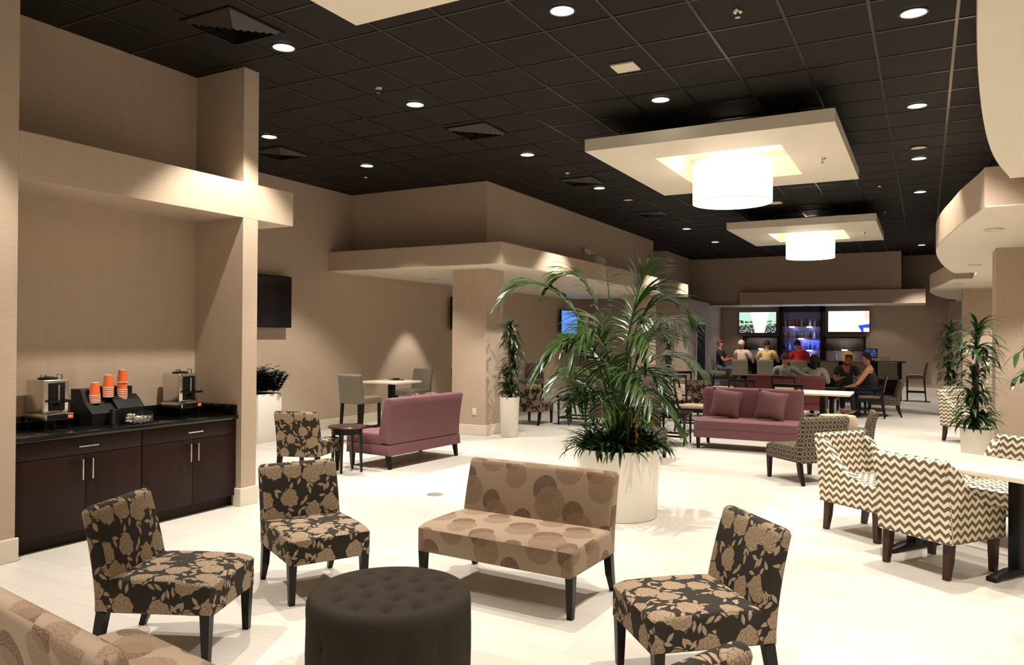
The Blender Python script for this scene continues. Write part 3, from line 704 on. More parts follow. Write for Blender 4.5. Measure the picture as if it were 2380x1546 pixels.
# side tables
def round_side(label, loc):
    t = thing('side_table', label, 'table', loc)
    MB().lathe([(0, .525), (.20, .525), (.228, .533), (.23, .545), (.222, .555), (0, .555)], 40).build('tabletop', plain('dark_cherry_top', (.045, .016, .010), .25, var=.4, vscale=5), t)
    MB().lathe([(.17, .46), (.185, .46), (.185, .525), (.17, .525), (.17, .46)], 32).build('apron', 'leg', t)
    for i in range(4):
        a = i * PI / 2 + .35
        MB().taper((.185 * math.cos(a), .185 * math.sin(a), 0), (.168 * math.cos(a), .168 * math.sin(a), .53), .016, .026, rot=0).build('leg', 'leg', t, angle=30)
    return t
round_side('round dark wood side table beside the plum settee seen from behind', (-6.17, 7.12, 0))
def side(label, loc, rot, w, h, group='square dark side tables'):
    t = thing('side_table', label, 'table', loc, R(rot), group)
    MB().box(-w / 2, w / 2, -w / 2, w / 2, h - .03, h, .005).build('tabletop', 'leg', t)
    MB().box(-w / 2 + .03, w / 2 - .03, -w / 2 + .03, w / 2 - .03, h - .09, h - .03).build('apron', 'leg', t, smooth=False)
    for sx in (-1, 1):
        for sy in (-1, 1): MB().taper((sx * (w / 2 - .035), sy * (w / 2 - .035), 0), (sx * (w / 2 - .035), sy * (w / 2 - .035), h - .03), .016, .026).build('leg', 'leg', t, angle=30)
    m = MB()
    for s in (-1, 1): m.box(-w / 2 + .04, w / 2 - .04, s * (w / 2 - .045), s * (w / 2 - .03), .12, .15); m.box(s * (w / 2 - .045), s * (w / 2 - .03), -w / 2 + .04, w / 2 - .04, .12, .15)
    m.build('stretcher', 'leg', t, smooth=False)
    return t
side('square dark side table left of the palm, beside a floral chair', (-5.78, 13.2, 0), 0, .62, .54)
side('square dark side table between the palm and the camera-facing plum settee', (-3.45, 11.6, 0), 3, .5, .50)

# tufted ottoman
def ottoman():
    t = thing('tufted_ottoman', 'large round dark grey tufted ottoman in the middle of the front seating group', 'ottoman', (-2.25, 2.91, 0))
    r, h = .39, .455; btn = [(0, 0)] + [(.145 * math.cos(a), .145 * math.sin(a)) for a in [i * PI / 3 + .3 for i in range(6)]] + [(.27 * math.cos(a), .27 * math.sin(a)) for a in [i * PI / 6 + .05 for i in range(12)]]
    m = MB(); n, k = 96, 30; rings = []
    def top(x, y):
        z = 0
        for bx, by in btn:
            d = math.hypot(x - bx, y - by); z -= .024 * math.exp(-(d / .016) ** 2) + .026 * math.exp(-(d / .045) ** 2)
        return z
    for i in range(k + 1):
        rr = r * .93 * i / k
        rings.append([m.bm.verts.new((rr * math.cos(a), rr * math.sin(a), h + top(rr * math.cos(a), rr * math.sin(a)) - .02 * (i / k) ** 4)) for a in [2 * PI * j / n for j in range(n)]] if i else [m.bm.verts.new((0, 0, h + top(0, 0)))])
    for rr, z in ((r * .97, h - .032), (r * .995, h - .055), (r, h - .09), (r, .34), (r * 1.005, .26), (r * 1.005, .16), (r, .06), (r * .98, .045)):
        ring = []
        for j in range(n):
            a = 2 * PI * j / n; q = 0
            for b in range(12):
                da = (a - b * PI / 6 - .26 + PI) % (2 * PI) - PI
                q += .022 * math.exp(-((da * r) / .03) ** 2 - ((z - .25) / .05) ** 2) + .004 * math.exp(-((da * r) / .012) ** 2)
            ring.append(m.bm.verts.new(((rr - q) * math.cos(a), (rr - q) * math.sin(a), z)))
        rings.append(ring)
    for a, b in zip(rings, rings[1:]):
        for j in range(n):
            if len(a) == 1: m.bm.faces.new((a[0], b[j], b[(j + 1) % n]))
            else: m.bm.faces.new((a[j], b[j], b[(j + 1) % n], a[(j + 1) % n]))
    m.bm.faces.new(rings[-1]); m.build('cushion', 'slate', t, angle=80)
    for bx, by in btn: MB().lathe([(0, .012), (.010, .009), (.013, 0), (0, 0)], 12).build('button', 'slate', t, loc=(bx, by, h - .052))
    for i in range(4):
        a = i * PI / 2 + .4; MB().taper((.3 * math.cos(a), .3 * math.sin(a), 0), (.3 * math.cos(a), .3 * math.sin(a), .05), .02, .028).build('leg', 'leg', t)
ottoman()

# ------------------------------------------------------------------ planters and plants
def arc_leaf(m, p, az, el, L, w, droop, seg=6, fold=.25):
    """strap leaf leaving p at azimuth az and elevation el, bending down"""
    pts, sd, ws = [], [], []; pos = Vector(p); e = el; side = Vector((-math.sin(az), math.cos(az), 0))
    for i in range(seg + 1):
        t = i / seg; pts.append(pos.copy()); sd.append(side); ws.append(w * max(.06, math.sin(PI * min(1, .12 + t * .88)) ** .7))
        pos = pos + Vector((math.cos(az) * math.cos(e), math.sin(az) * math.cos(e), math.sin(e))) * (L / seg); e -= droop / seg
    m.strip(pts, sd, ws, fold)
def round_planter(t, rt, rb, h, name='planter'):
    MB().lathe([(0, 0), (rb - .01, 0), (rb, .01), (rt - .003, h - .012), (rt, h), (rt - .012, h + .002), (rt - .02, h - .01), (rt - .022, h - .05)], 64).build(name, 'planter', t, angle=50)
    MB().lathe([(0, h - .045), (rt - .02, h - .045)], 32).build('soil', 'soil', t)
# big palm
t = thing('palm_planter', 'big round white planter with a tall palm and low bromeliads behind the brown loveseat', 'potted palm', (-2.51, 6.67, 0))
round_planter(t, .388, .358, .632)
RX, RY = Vector((.8774, .4797, 0)), Vector((-.4797, .8774, 0))     # lateral / away axes used to lay out the fronds
def bez(P, t):
    a, b, c, d = P; u = 1 - t
    return a * u ** 3 + b * 3 * u * u * t + c * 3 * u * t * t + d * t ** 3
def frond(P, leaf=.36, n=26, mat='palm', parent=t, t0=.34, w=.0125, rnd=random):
    P = [RX * a + RY * b + Vector((0, 0, z)) for a, b, z in P]
    m = MB(); K = 14
    m.tube([bez(P, i / K) for i in range(K + 1)], [.011 * (1 - .8 * i / K) + .001 for i in range(K + 1)], 5)
    for i in range(n):
        u = t0 + (1 - t0) * (i + .5) / n
        p = bez(P, u); d = (bez(P, min(1, u + .02)) - bez(P, u - .02)).normalized()
        side = d.cross(Vector((0, 0, 1)))
        if side.length < .15: side = RX.copy()
        side.normalize()
        L = leaf * (.45 + .55 * math.sin(PI * min(1, .18 + .80 * (i + .5) / n))) * rnd.uniform(.9, 1.08)
        for s in (-1, 1):
            dr = (d * (.55 + .5 * (i / n)) + side * s * .85 + Vector((rnd.uniform(-.16, .16), rnd.uniform(-.16, .16), .12 + rnd.uniform(-.15, .2)))).normalized()
            pts, sd, ws = [], [], []; q = p.copy(); v = dr.copy(); up = v.cross(Vector((0, 0, 1))).normalized()
            for k in range(5):
                pts.append(q.copy()); sd.append((up * .9 + Vector((0, 0, .35))).normalized()); ws.append(w * (.55, 1, 1, .75, .08)[k])
                q = q + v * (L / 4); v = (v + Vector((0, 0, -.16 - .16 * rnd.random()))).normalized()
            m.strip(pts, sd, ws, .15)
    return m.build('frond', mat, parent, uv=False, angle=60)
FR = [[(-.05, 0, .9), (-.25, 0, 1.95), (-.72, .1, 2.45), (-1.13, .15, 1.98)],
      [(-.03, .1, .9), (-.12, .15, 2.15), (-.35, .2, 2.48), (-.66, .2, 2.12)],
      [(0, 0, 1.0), (.1, .05, 1.85), (.16, .1, 2.30), (.52, .1, 2.02)],
      [(0, -.05, 1.0), (.08, -.15, 1.8), (.10, -.30, 2.15), (.26, -.35, 2.30)],
      [(0, -.1, 1.0), (.08, -.1, 2.0), (.38, -.1, 2.2), (.68, -.1, 1.82)],
      [(-.06, -.1, .8), (-.2, -.2, 1.75), (-.5, -.28, 1.82), (-.80, -.3, 1.30)],
      [(-.05, -.15, .8), (-.1, -.3, 1.9), (-.35, -.45, 1.85), (-.55, -.55, 1.40)],
      [(.06, -.05, .8), (.15, -.1, 1.55), (.42, -.15, 1.62), (.72, -.2, 1.34)],
      [(0, -.1, .8), (0, -.3, 1.42), (.05, -.5, 1.5), (.2, -.72, 1.08)],
      [(.05, 0, .8), (.2, .1, 1.9), (.5, .3, 2.02), (.76, .4, 1.62)],
      [(-.05, 0, .7), (-.2, 0, 1.3), (-.38, -.2, 1.32), (-.52, -.3, .98)],
      [(.05, -.1, .7), (.2, -.1, 1.05), (.4, -.1, 1.1), (.56, -.1, .80)],
      [(0, 0, .8), (-.05, .2, 1.8), (-.2, .5, 2.1), (-.35, .7, 1.7)],
      [(0, 0, .8), (.1, .2, 1.8), (.2, .5, 2.1), (.4, .75, 1.7)],
      [(0, 0, .8), (.03, -.2, 1.6), (.1, -.5, 1.9), (.18, -.7, 1.5)],
      [(0, 0, .8), (-.12, -.1, 1.5), (-.3, -.25, 1.75), (-.55, -.35, 1.55)],
      [(0, 0, .8), (.12, -.1, 1.5), (.28, -.1, 1.85), (.52, 0, 1.62)],
      [(0, 0, .7), (-.05, -.2, 1.2), (-.15, -.45, 1.3), (-.25, -.6, .95)],
      [(0, 0, .7), (.1, -.15, 1.2), (.25, -.3, 1.32), (.42, -.35, 1.02)],
      [(0, 0, .7), (-.1, .1, 1.3), (-.4, .25, 1.5), (-.62, .3, 1.15)],
      [(0, 0, .7), (-.1, -.1, 1.15), (-.28, -.3, 1.25), (-.40, -.4, 1.05)],
      [(0, 0, .7), (.08, -.1, 1.3), (.2, -.3, 1.5), (.33, -.4, 1.25)],
      [(0, 0, .7), (-.05, -.1, 1.4), (-.12, -.3, 1.6), (-.2, -.42, 1.3)],
      [(0, 0, .7), (.1, .1, 1.3), (.3, .25, 1.45), (.5, .3, 1.2)],
      [(0, 0, .7), (0, .1, 1.2), (-.1, .3, 1.35), (-.3, .4, 1.1)],
      [(0, 0, .7), (.02, -.1, 1.0), (.1, -.3, 1.12), (.22, -.42, .92)]]
for i, P in enumerate(FR): frond(P, leaf=(.42 if i < 10 else .36), n=19 if i < 10 else 16)
frond([(-.02, 0, .9), (-.05, 0, 1.7), (-.1, 0, 2.1), (-.13, 0, 2.38)], leaf=.16, n=12, t0=.72, w=.009)
for i in range(9):
    a = random.uniform(0, 6.3); r = random.uniform(.02, .10)
    MB().tube([(r * math.cos(a), r * math.sin(a), .58), (r * 1.3 * math.cos(a), r * 1.3 * math.sin(a), 1.0), (r * 1.1 * math.cos(a) + random.uniform(-.05, .05), r * math.sin(a), 1.35 + .03 * i)], [.013, .011, .008], 7).build('stem', 'palmstem', t, uv=False)
m = MB(); rn = random.Random(3)
for k in range(46):
    a = rn.uniform(0, 2 * PI); r = rn.choice((.12, .2, .27, .31)) * rn.uniform(.8, 1.05); c = (r * math.cos(a), r * math.sin(a), .58)
    for j in range(11):
        arc_leaf(m, c, rn.uniform(0, 2 * PI), rn.uniform(.6, 1.5), rn.uniform(.26, .44), rn.uniform(.012, .024), rn.uniform(1.0, 2.4), 6)
for k in range(60):
    a = rn.uniform(0, 2 * PI); arc_leaf(m, (.30 * math.cos(a), .30 * math.sin(a), .60), a + rn.uniform(-.5, .5), rn.uniform(.8, 1.3), rn.uniform(.24, .36), .018, rn.uniform(2, 2.9), 6)
tag(m.build('underplanting', 'under', t, uv=False, angle=60), 'dark green strap-leaved plants filling the planter rim', None)
m = MB()
for i in range(15):
    z = .66 + i * .018; a = i * 2.4; arc_leaf(m, (0, 0, z), a, 1.1, .06, .009, .6, 3)
o = m.build('bromeliad_flower', 'orange_bract', t, uv=False); o.location = RX * .12 - RY * .30; o['label'] = 'orange bromeliad flower spike'
m = MB()
for i in range(10):
    z = .78 + i * .011; a = i * 2.4; arc_leaf(m, (0, 0, z), a, .9, .05, .011, .6, 3)
o = m.build('bromeliad_flower', 'yellow_bract', t, uv=False); o.location = RX * .31 - RY * .02 + Vector((0, 0, .03)); o['label'] = 'yellow flower'
# dracaenas
def dracaena(label, loc, top=1.92, seed=1, spread=1.0):
    rn = random.Random(seed); t = thing('potted_dracaena', label, 'potted plant', loc, rn.uniform(0, 6), 'tall planters with dracaenas')
    round_planter(t, .17, .14, .655)
    tops = [(0, 0, top - .18), (.06, .03, top - .62), (-.05, .04, top - .95), (.02, -.06, top - 1.15)]
    for x, y, z in tops[:3]: MB().tube([(x * .5, y * .5, .6), (x, y, z)], [.022, .016], 8).build('cane', 'cane', t, uv=False)
    for (x, y, z), q in zip(tops, (1, .95, .85, .7)):
        m = MB()
        for k in range(int(64 * q)):
            h = max(.70 - z, rn.uniform(-.28, .06)); arc_leaf(m, (x, y, z + h), rn.uniform(0, 2 * PI), rn.uniform(.35, 1.45) if h > -.1 else rn.uniform(.1, .8), rn.uniform(.24, .36) * q * spread, rn.uniform(.018, .028), rn.uniform(1.2, 2.4), 6)
        m.build('leaf_crown', 'drac', t, uv=False, angle=60)
    return t
dracaena('dracaena in a tall white planter standing against the square column', (-6.03, 10.96, 0), 1.94, 1)
dracaena('dracaena in a tall white planter at the far end of the soffit, behind the palm', (-6.32, 20.6, 0), 1.95, 2)
dracaena('dracaena in a tall white planter in front of the wide pier by the white table', (.51, 9.96, 0), 1.88, 3, 1.15)
dracaena('dracaena behind the distant chevron chair, near the second pier', (.47, 18.9, 0), 2.0, 4, 1.2)
t = thing('potted_palm', 'palm at the right edge of which only two thin leaf tips show', 'potted palm', (1.10, 5.2, 0)); round_planter(t, .3, .27, .6)
for P in ([(0, 0, .6), (-.1, 0, 1.7), (-.35, .05, 1.95), (-.72, .1, 1.55)], [(0, 0, .6), (-.05, 0, 1.6), (-.3, .1, 1.75), (-.66, .2, 1.42)], [(0, 0, .6), (.1, 0, 1.8), (.4, .1, 2.0), (.8, .1, 1.6)], [(0, 0, .6), (0, .2, 1.8), (.1, .4, 2.0), (.2, .8, 1.6)]):
    frond(P, .22, 14, 'palm', t)
# square planter with a dark bush
t = thing('square_planter', 'tall square white planter with a dark bushy plant under the black wall television', 'potted plant', (-9.07, 8.47, 0))
MB().box(-.19, .19, -.24, .24, 0, .74, .006).build('planter', 'planter', t); MB().box(-.17, .17, -.22, .22, .70, .745).build('soil', 'soil', t, smooth=False)
m = MB(); rn = random.Random(9)
for k in range(58):
    x, y = rn.uniform(-.14, .14), rn.uniform(-.2, .2); a = rn.uniform(0, 6.3); L = rn.uniform(.28, .46); e = rn.uniform(.9, 1.5)
    if x + math.cos(a) * math.cos(e) * L < -.10: a = PI - a
    for j in range(12):
        q = .15 + .85 * j / 12; p = (x + math.cos(a) * math.cos(e) * L * q, y + math.sin(a) * math.cos(e) * L * q, .73 + math.sin(e) * L * q)
        arc_leaf(m, p, a + (1 if j % 2 else -1) * 1.1, .5, .13, .034, .9, 3)
for v_ in m.bm.verts: v_.co.x = max(v_.co.x, -.215)
m.build('foliage', 'dark_leaf', t, uv=False, angle=60)

# ------------------------------------------------------------------ coffee counter
for (y0, y1, ym, yc), lab in (((3.10, 4.143, 3.655, 3.66), 'dark wood base cabinet left of the middle seam under the coffee counter'), ((4.147, 5.146, 4.655, 4.66), 'dark wood base cabinet right of the middle seam under the coffee counter')):
    t = thing('base_cabinet', lab, 'cabinet', (-6.15, (y0 + y1) / 2, 0), 0, 'base cabinets'); c = (y0 + y1) / 2
    MB().box(-.30, .285, y0 - c, y1 - c, .10, .838).build('body', 'cab', t, smooth=False)
    MB().box(-.30, .24, y0 - c, y1 - c, 0, .10).build('toe_kick', 'cab', t, smooth=False)
    d = MB().box(.285, .303, y0 - c + .003, y1 - c - .003, .70, .835, .002).build('drawer_front', 'cab', t)
    def handle(a, b, par): m = MB(); m.tube([a, b], .006, 8); dv = (Vector(b) - Vector(a)) * .12; m.tube([Vector(a) + dv, Vector(a) + dv + Vector((-.03, 0, 0))], .004, 6); m.tube([Vector(b) - dv, Vector(b) - dv + Vector((-.03, 0, 0))], .004, 6); m.build('handle', 'chrome', par)
    handle((.333, yc - c - .08, .765), (.333, yc - c + .08, .765), d)
    for a, b, hy in ((y0 + .003, ym - .002, ym - .04), (ym + .002, y1 - .003, ym + .04)):
        d = MB().box(.285, .303, a - c, b - c, .105, .695, .002).build('door', 'cab', t); handle((.333, hy - c, .50), (.333, hy - c, .66), d)
t = thing('countertop', 'glossy black stone countertop with backsplash in the coffee alcove', 'countertop', (-6.12, 4.12, .84))
MB().box(-.335, .30, -1.025, 1.03, 0, .038, .004).build('slab', 'granite', t)
MB().box(-.336, -.316, -1.025, 1.03, .038, .135, .002).build('backsplash', 'granite', t)
MB().box(-.316, .28, 1.012, 1.032, .038, .135, .002).build('side_splash', 'granite', t)
def urn(label, y):
    t = thing('coffee_urn', label, 'coffee dispenser', (-6.26, y, .878), 0, 'steel coffee dispensers')
    MB().box(-.14, .10, -.105, .105, .13, .40, .012, 3).build('tank', 'chrome', t)
    MB().box(-.15, .15, -.115, .115, .075, .13, .008).build('base', 'chrome', t)
    MB().box(.148, .154, -.10, .10, .083, .122).build('control_strip', 'black', t, smooth=False)
    o = MB().box(.153, .160, .065, .095, .09, .115, .002).build('switch', emit('red_switch_glow', (1, .1, .03), 1.5, (.5, .02, .01)), t)
    MB().lathe([(0, 0), (.07, 0), (.075, .012), (.03, .022), (0, .022)], 24, (-.02, 0, .40)).build('lid', 'black', t)
    for s in (-1, 1): MB().tube([(.03, s * .085, .40), (.03, s * .085, .435), (.03, s * .045, .44), (.03, s * .045, .40)], .004, 6).build('lid_handle', 'black', t)
    MB().box(.098, .112, -.062, .065, .15, .375, .004).build('sight_panel', 'black', t)
    MB().tube([(.118, .01, .2), (.118, .01, .36)], .008, 8).build('sight_glass', 'chrome', t)
    m = MB(); m.tube([(.10, 0, .20), (.16, 0, .20), (.165, 0, .15)], .014, 8); m.box(.12, .15, -.08, .02, .215, .235, .003); m.box(.12, .15, .03, .125, .215, .235, .006); m.build('faucet', 'black', t)
    for sx in (-.12, .12):
        for sy in (-.09, .09): MB().tube([(sx, sy, 0), (sx, sy, .078)], .012, 8).build('leg', 'black', t)
    MB().box(.05, .15, -.06, .06, .128, .135, .002).build('drip_tray', 'chrome', t)
urn('steel coffee dispenser at the left end of the black counter', 3.60)
urn('steel coffee dispenser at the right end of the black counter', 4.85)
t = thing('cup_organizer', 'black stepped cup and condiment organizer on the coffee counter', 'organizer', (-6.28, 4.12, .878))
MB().prism([(-.13, 0), (.17, 0), (.17, .10), (.06, .19), (.0, .30), (-.13, .30)], -.25, -.02, 'y').build('body', 'black', t, smooth=False)
m = MB(); m.box(-.13, .04, -.02, .20, 0, .31); m.prism([(.04, .0), (.17, .0), (.17, .13), (.10, .20), (.04, .24)], -.02, .235, 'y'); m.box(-.13, .04, .20, .235, 0, .22); m.build('compartment', 'black', t, smooth=False)
for y in (-.17, -.03, .11): MB().box(.0, .012, y - .003, y + .003, .19, .30).build('divider', 'plate', t, smooth=False)
M['orange'] = plain('orange_paper_cup', (.75, .13, .02), .6, var=.05); M['paper'] = plain('white_paper_rim', (.8, .74, .65), .6)
def cup_proto():
    t = thing('paper_cup', 'orange', 'cup')
    MB().lathe([(.043, 0), (.031, .11), (.030, .11), (.030, .105), (0, .105)], 24).build('cup_body', 'orange', t)
    MB().lathe([(.043, 0), (.0455, .003), (.043, .006), (.042, .003), (.043, 0)], 24).build('rim', 'paper', t)
    MB().lathe([(0, .1055), (.029, .1055), (.031, .112), (.029, .112), (0, .108)], 24).build('cup_base', 'paper', t)
    return t
CP = cup_proto()
for y, top, n, w in ((3.965, 1.235, 5, 'left'), (4.085, 1.295, 6, 'middle'), (4.215, 1.335, 7, 'right')):
    for k in range(n):
        z = top - .112 - (k * .016 if k == 0 or w != 'right' else .05 + k * .016)
        dup(CP, (-6.225, y, z), 0, ('orange paper cup on top of the %s upside-down stack on the organizer' if k == 0 else 'nested paper cup lower in the %s upside-down stack') % w, 'paper cups in the %s stack' % w)
for c in list(CP.children): bpy.data.objects.remove(c)
bpy.data.objects.remove(CP)
lid = MB().lathe([(0, 0), (.042, 0), (.044, .006), (.040, .014), (0, .014)], 20).build('black_cup', 'black', loc=(-6.07, 4.045, .878)); tag(lid, 'black cup in the nested stack in front of the organizer', 'cup', 'stacked black cups')
for k in range(1, 9):
    o = lid.copy(); C.objects.link(o); o.location = (-6.07, 4.045, .878 + .0145 * k)
def glassmat(name, col=(1, 1, 1)):
    m, nt, b = newmat(name); b.inputs['Base Color'].default_value = (*col, 1); b.inputs['Transmission Weight'].default_value = 1; b.inputs['Roughness'].default_value = .05; b.inputs['IOR'].default_value = 1.3
    return m
M['acryl'] = glassmat('clear_acrylic')
m = MB()
m.box(-.07, .07, -.10, .10, 0, .004); m.box(-.07, -.066, -.10, .10, 0, .10); m.box(.066, .07, -.10, .10, 0, .10); m.box(-.07, .07, -.10, -.096, 0, .10); m.box(-.07, .07, .096, .10, 0, .10)
o = m.build('creamer_bin', 'acryl', loc=(-6.0, 4.215, .879), smooth=False); tag(o, 'clear plastic bin of creamers on the counter edge', 'bin')
cr = MB().lathe([(0, 0), (.011, 0), (.015, .02), (.017, .022), (0, .022)], 12).build('creamer_pod', 'paper', loc=(-6.0, 4.2, .90)); tag(cr, 'white creamer pod in the clear bin', 'creamer', 'creamer pods'); cr.hide_render = False
rn = random.Random(5)
for k in range(26):
    o = cr if k == 0 else cr.copy()
    if k: C.objects.link(o)
    lay = k // 12; q = k % 12; o.location = (-6.045 + .045 * (q % 3) + rn.uniform(-.004, .004), 4.145 + .043 * (q // 3) + .01 * lay, .885 + .026 * lay); o.rotation_euler = (rn.uniform(-.4, .4), rn.uniform(-.4, .4), 0)

# ------------------------------------------------------------------ bar
t = thing('bar_counter', 'long dark bar counter with stools in front', 'bar', (-2.5, 22.86, 0))
MB().box(-2.25, 1.95, -.15, -.05, 0, 1.02).build('front_panel', 'leg', t, smooth=False); MB().box(-2.4, 2.05, -.35, .35, 1.02, 1.06, .005).build('bar_top', 'granite', t)
MB().box(-2.25, 1.95, -.26, -.22, .18, .21).build('foot_rail', 'leg', t)
cb = thing('bottle_cabinet', 'tall dark cabinet with lit bottle shelves between the bar screens', 'cabinet', (-3.54, YB, 0))
w = .68
m = MB(); m.box(-w, -w + .10, -.42, -.002, 0, 2.69); m.box(w - .10, w, -.42, -.002, 0, 2.69); m.box(-w, w, -.42, -.002, 2.52, 2.69); m.box(-w, w, -.03, -.002, .9, 2.52); m.box(-w, w, -.42, -.002, 0, .92); m.build('frame', 'leg', cb, smooth=False)
M['backlit'] = plain('frosted_back_panel', (.17, .15, .21), .3)
MB().box(-w + .1, w - .1, -.04, -.031, .93, 2.52).build('back_panel', 'backlit', cb, smooth=False)
SHZ = (.92, 1.28, 1.66, 2.04)
for z in SHZ[1:]: MB().box(-w + .1, w - .1, -.36, -.05, z - .012, z).build('shelf', 'backlit', cb, smooth=False)
M['puck'] = emit('cool_shelf_light', (.75, .78, 1), 22)
def puck(par, x, y, z, e=9, col=(.42, .45, 1)):
    MB().box(x - .075, x + .075, y - .02, y + .02, z - .03, z).build('shelf_light', 'puck', par)
    ld = bpy.data.lights.new('shelf_light_bulb', 'POINT'); ld.energy = e; ld.color = col; ld.shadow_soft_size = .04
    lo = bpy.data.objects.new('shelf_light_bulb', ld); C.objects.link(lo); lo.parent = par; lo.location = (x, y - .05, z - .04)
for x, z, e in ((-.28, 2.04, 3), (.25, 2.04, 3), (0, 1.66, 5), (.25, 1.28, 7)): puck(cb, x, -.37, z - .0, e)
ld = bpy.data.lights.new('blue_strip', 'AREA'); ld.energy = 22; ld.color = (.06, .09, 1); ld.size = .5
lo = bpy.data.objects.new('blue_strip', ld); C.objects.link(lo); lo.parent = cb; lo.location = (.25, -.2, 1.60); lo.rotation_euler = (0, 0, 0)
bc = [(.10, .03, .01), (.02, .05, .015), (.35, .28, .15), (.012, .012, .015), (.3, .02, .015), (.35, .38, .45), (.15, .07, .02), (.55, .5, .45), (.03, .04, .2)]
BMs = [plain('bottle_glass_%s' % n_, c, .12) for n_, c in zip(('amber', 'green', 'pale', 'black', 'red', 'clear', 'brown', 'white', 'blue'), bc)]
BMe = []
for i, bm_ in enumerate(BMs):
    for shp in range(2):
        h = .27 if shp else .23; r = .034 if shp else .042
        mb = MB().lathe([(0, 0), (r, 0), (r, h * .55), (r * .4, h * .72), (r * .36, h * .95), (r * .45, h * .96), (r * .45, h), (0, h)], 14)
        o = mb.build('liquor_bottle', bm_, uv=False); BMe.append(o.data); bpy.data.objects.remove(o)
rn = random.Random(11); k = 0
lev = ('bottom', 'second', 'third', 'top')
for li, z in enumerate(SHZ):
    for j in range(9):
        x = -3.54 - .52 + j * .13 + rn.uniform(-.012, .012); o = bpy.data.objects.new('liquor_bottle', rn.choice(BMe)); C.objects.link(o)
        o.location = (x, YB - .17 + rn.uniform(-.04, .03), z + .001); tag(o, 'liquor bottle on the %s lit shelf of the bar cabinet' % lev[li], 'bottle', 'bottles on the %s shelf' % lev[li])
for x0, x1, lab in ((-5.39, -4.225, 'low dark display case with a shelf light left of the bottle cabinet'), (-2.855, -1.65, 'low dark display case with a shelf light right of the bottle cabinet')):
    t = thing('display_case', lab, 'cabinet', ((x0 + x1) / 2, YB, 0), 0, 'bar display cases'); w = (x1 - x0) / 2
    m = MB(); m.box(-w, -w + .05, -.40, -.002, .85, 1.72); m.box(w - .05, w, -.40, -.002, .85, 1.72); m.box(-w, w, -.40, -.002, 1.67, 1.72); m.box(-w, w, -.40, -.002, 0, .85); m.build('frame', 'leg', t, smooth=False)
    MB().box(-w + .05, w - .05, -.3, -.01, 1.27, 1.29).build('shelf', 'leg', t, smooth=False)
    puck(t, 0, -.30, 1.31, 3, (.7, .72, 1))
gl = MB().lathe([(0, 0), (.03, 0), (.032, .10), (.029, .10), (.028, .006), (0, .006)], 12).build('drinking_glass', 'acryl', uv=False); gm = gl.data; bpy.data.objects.remove(gl)
for cx, nm in ((-4.8, 'left'), (-2.25, 'right')):
    for zz, nn in ((1.291, 8), (.851, 9)):
        for j in range(nn):
            o = bpy.data.objects.new('drinking_glass', gm); C.objects.link(o); o.location = (cx - .42 + j * .105, YB - .16, zz)
            tag(o, 'clear glass in the display case %s of the bottle cabinet, %s' % (nm, 'on its shelf' if zz > 1 else 'on its floor'), 'glass', 'glasses in the %s case' % nm)
# things on the bar
t = thing('register_monitor', 'black register monitor at the right end of the bar', 'monitor', (-1.32, 22.95, 1.06), R(6))
MB().box(-.17, .17, -.02, .03, .07, .33, .006).build('casing', 'black', t); MB().box(-.15, .15, -.023, -.019, .09, .31).build('screen', screen_mat('register_screen', lambda n, v: n.mix(n.m('GREATER_THAN', n.noise(v, 7, 2), .55), (.01, .01, .05), (.08, .12, .4))), t, smooth=False)
MB().box(-.10, .10, -.08, .08, 0, .015).box(-.03, .03, 0, .03, 0, .1).build('stand', 'black', t)
for x, y, z0, lab in ((-1.05, 22.9, 1.06, 'white cup nearest the register monitor on the bar'), (-.97, 22.95, 1.06, 'white cup in the middle right of the register monitor'), (-.87, 22.9, 1.06, 'tall white cup furthest right on the bar')):
    o = MB().lathe([(0, 0), (.032, 0), (.045, .13), (.042, .13), (.03, .006), (0, .006)], 16).build('white_cup', 'paper', loc=(x, y, z0), uv=False); tag(o, lab, 'cup', 'white cups by the register')
for j in range(7):
    o = bpy.data.objects.new('liquor_bottle', BMe[(j * 5) % 18]); C.objects.link(o); o.location = (-3.45 + (j % 3) * .14 + (1.0 if j > 2 else 0) + (.08 * j if j > 2 else 0), 22.9 + .06 * (j % 2), 1.061)
    tag(o, ('bottle on the bar left of the person in red' if j < 3 else 'bottle on the bar right of the person in red'), 'bottle', 'bottles on the bar left of red' if j < 3 else 'bottles on the bar right of red')
o = MB().box(-.16, .16, -.005, .005, 0, .01).lathe([(0, 0), (.06, 0), (.06, .03), (0, .03)], 16, (0, 0, 0)).build('ashtray', 'black', loc=(-7.78, 10.2, .911)); tag(o, 'small dark dish on the counter-height table by the left wall', 'dish')
# switch plates on the near right pier
o = MB().box(-.045, .045, -.006, .002, -.06, .06, .003).build('light_switch', 'plate', loc=(1.09, 11.055, 1.80)); tag(o, 'pale switch plate high on the wide pier', 'switch')

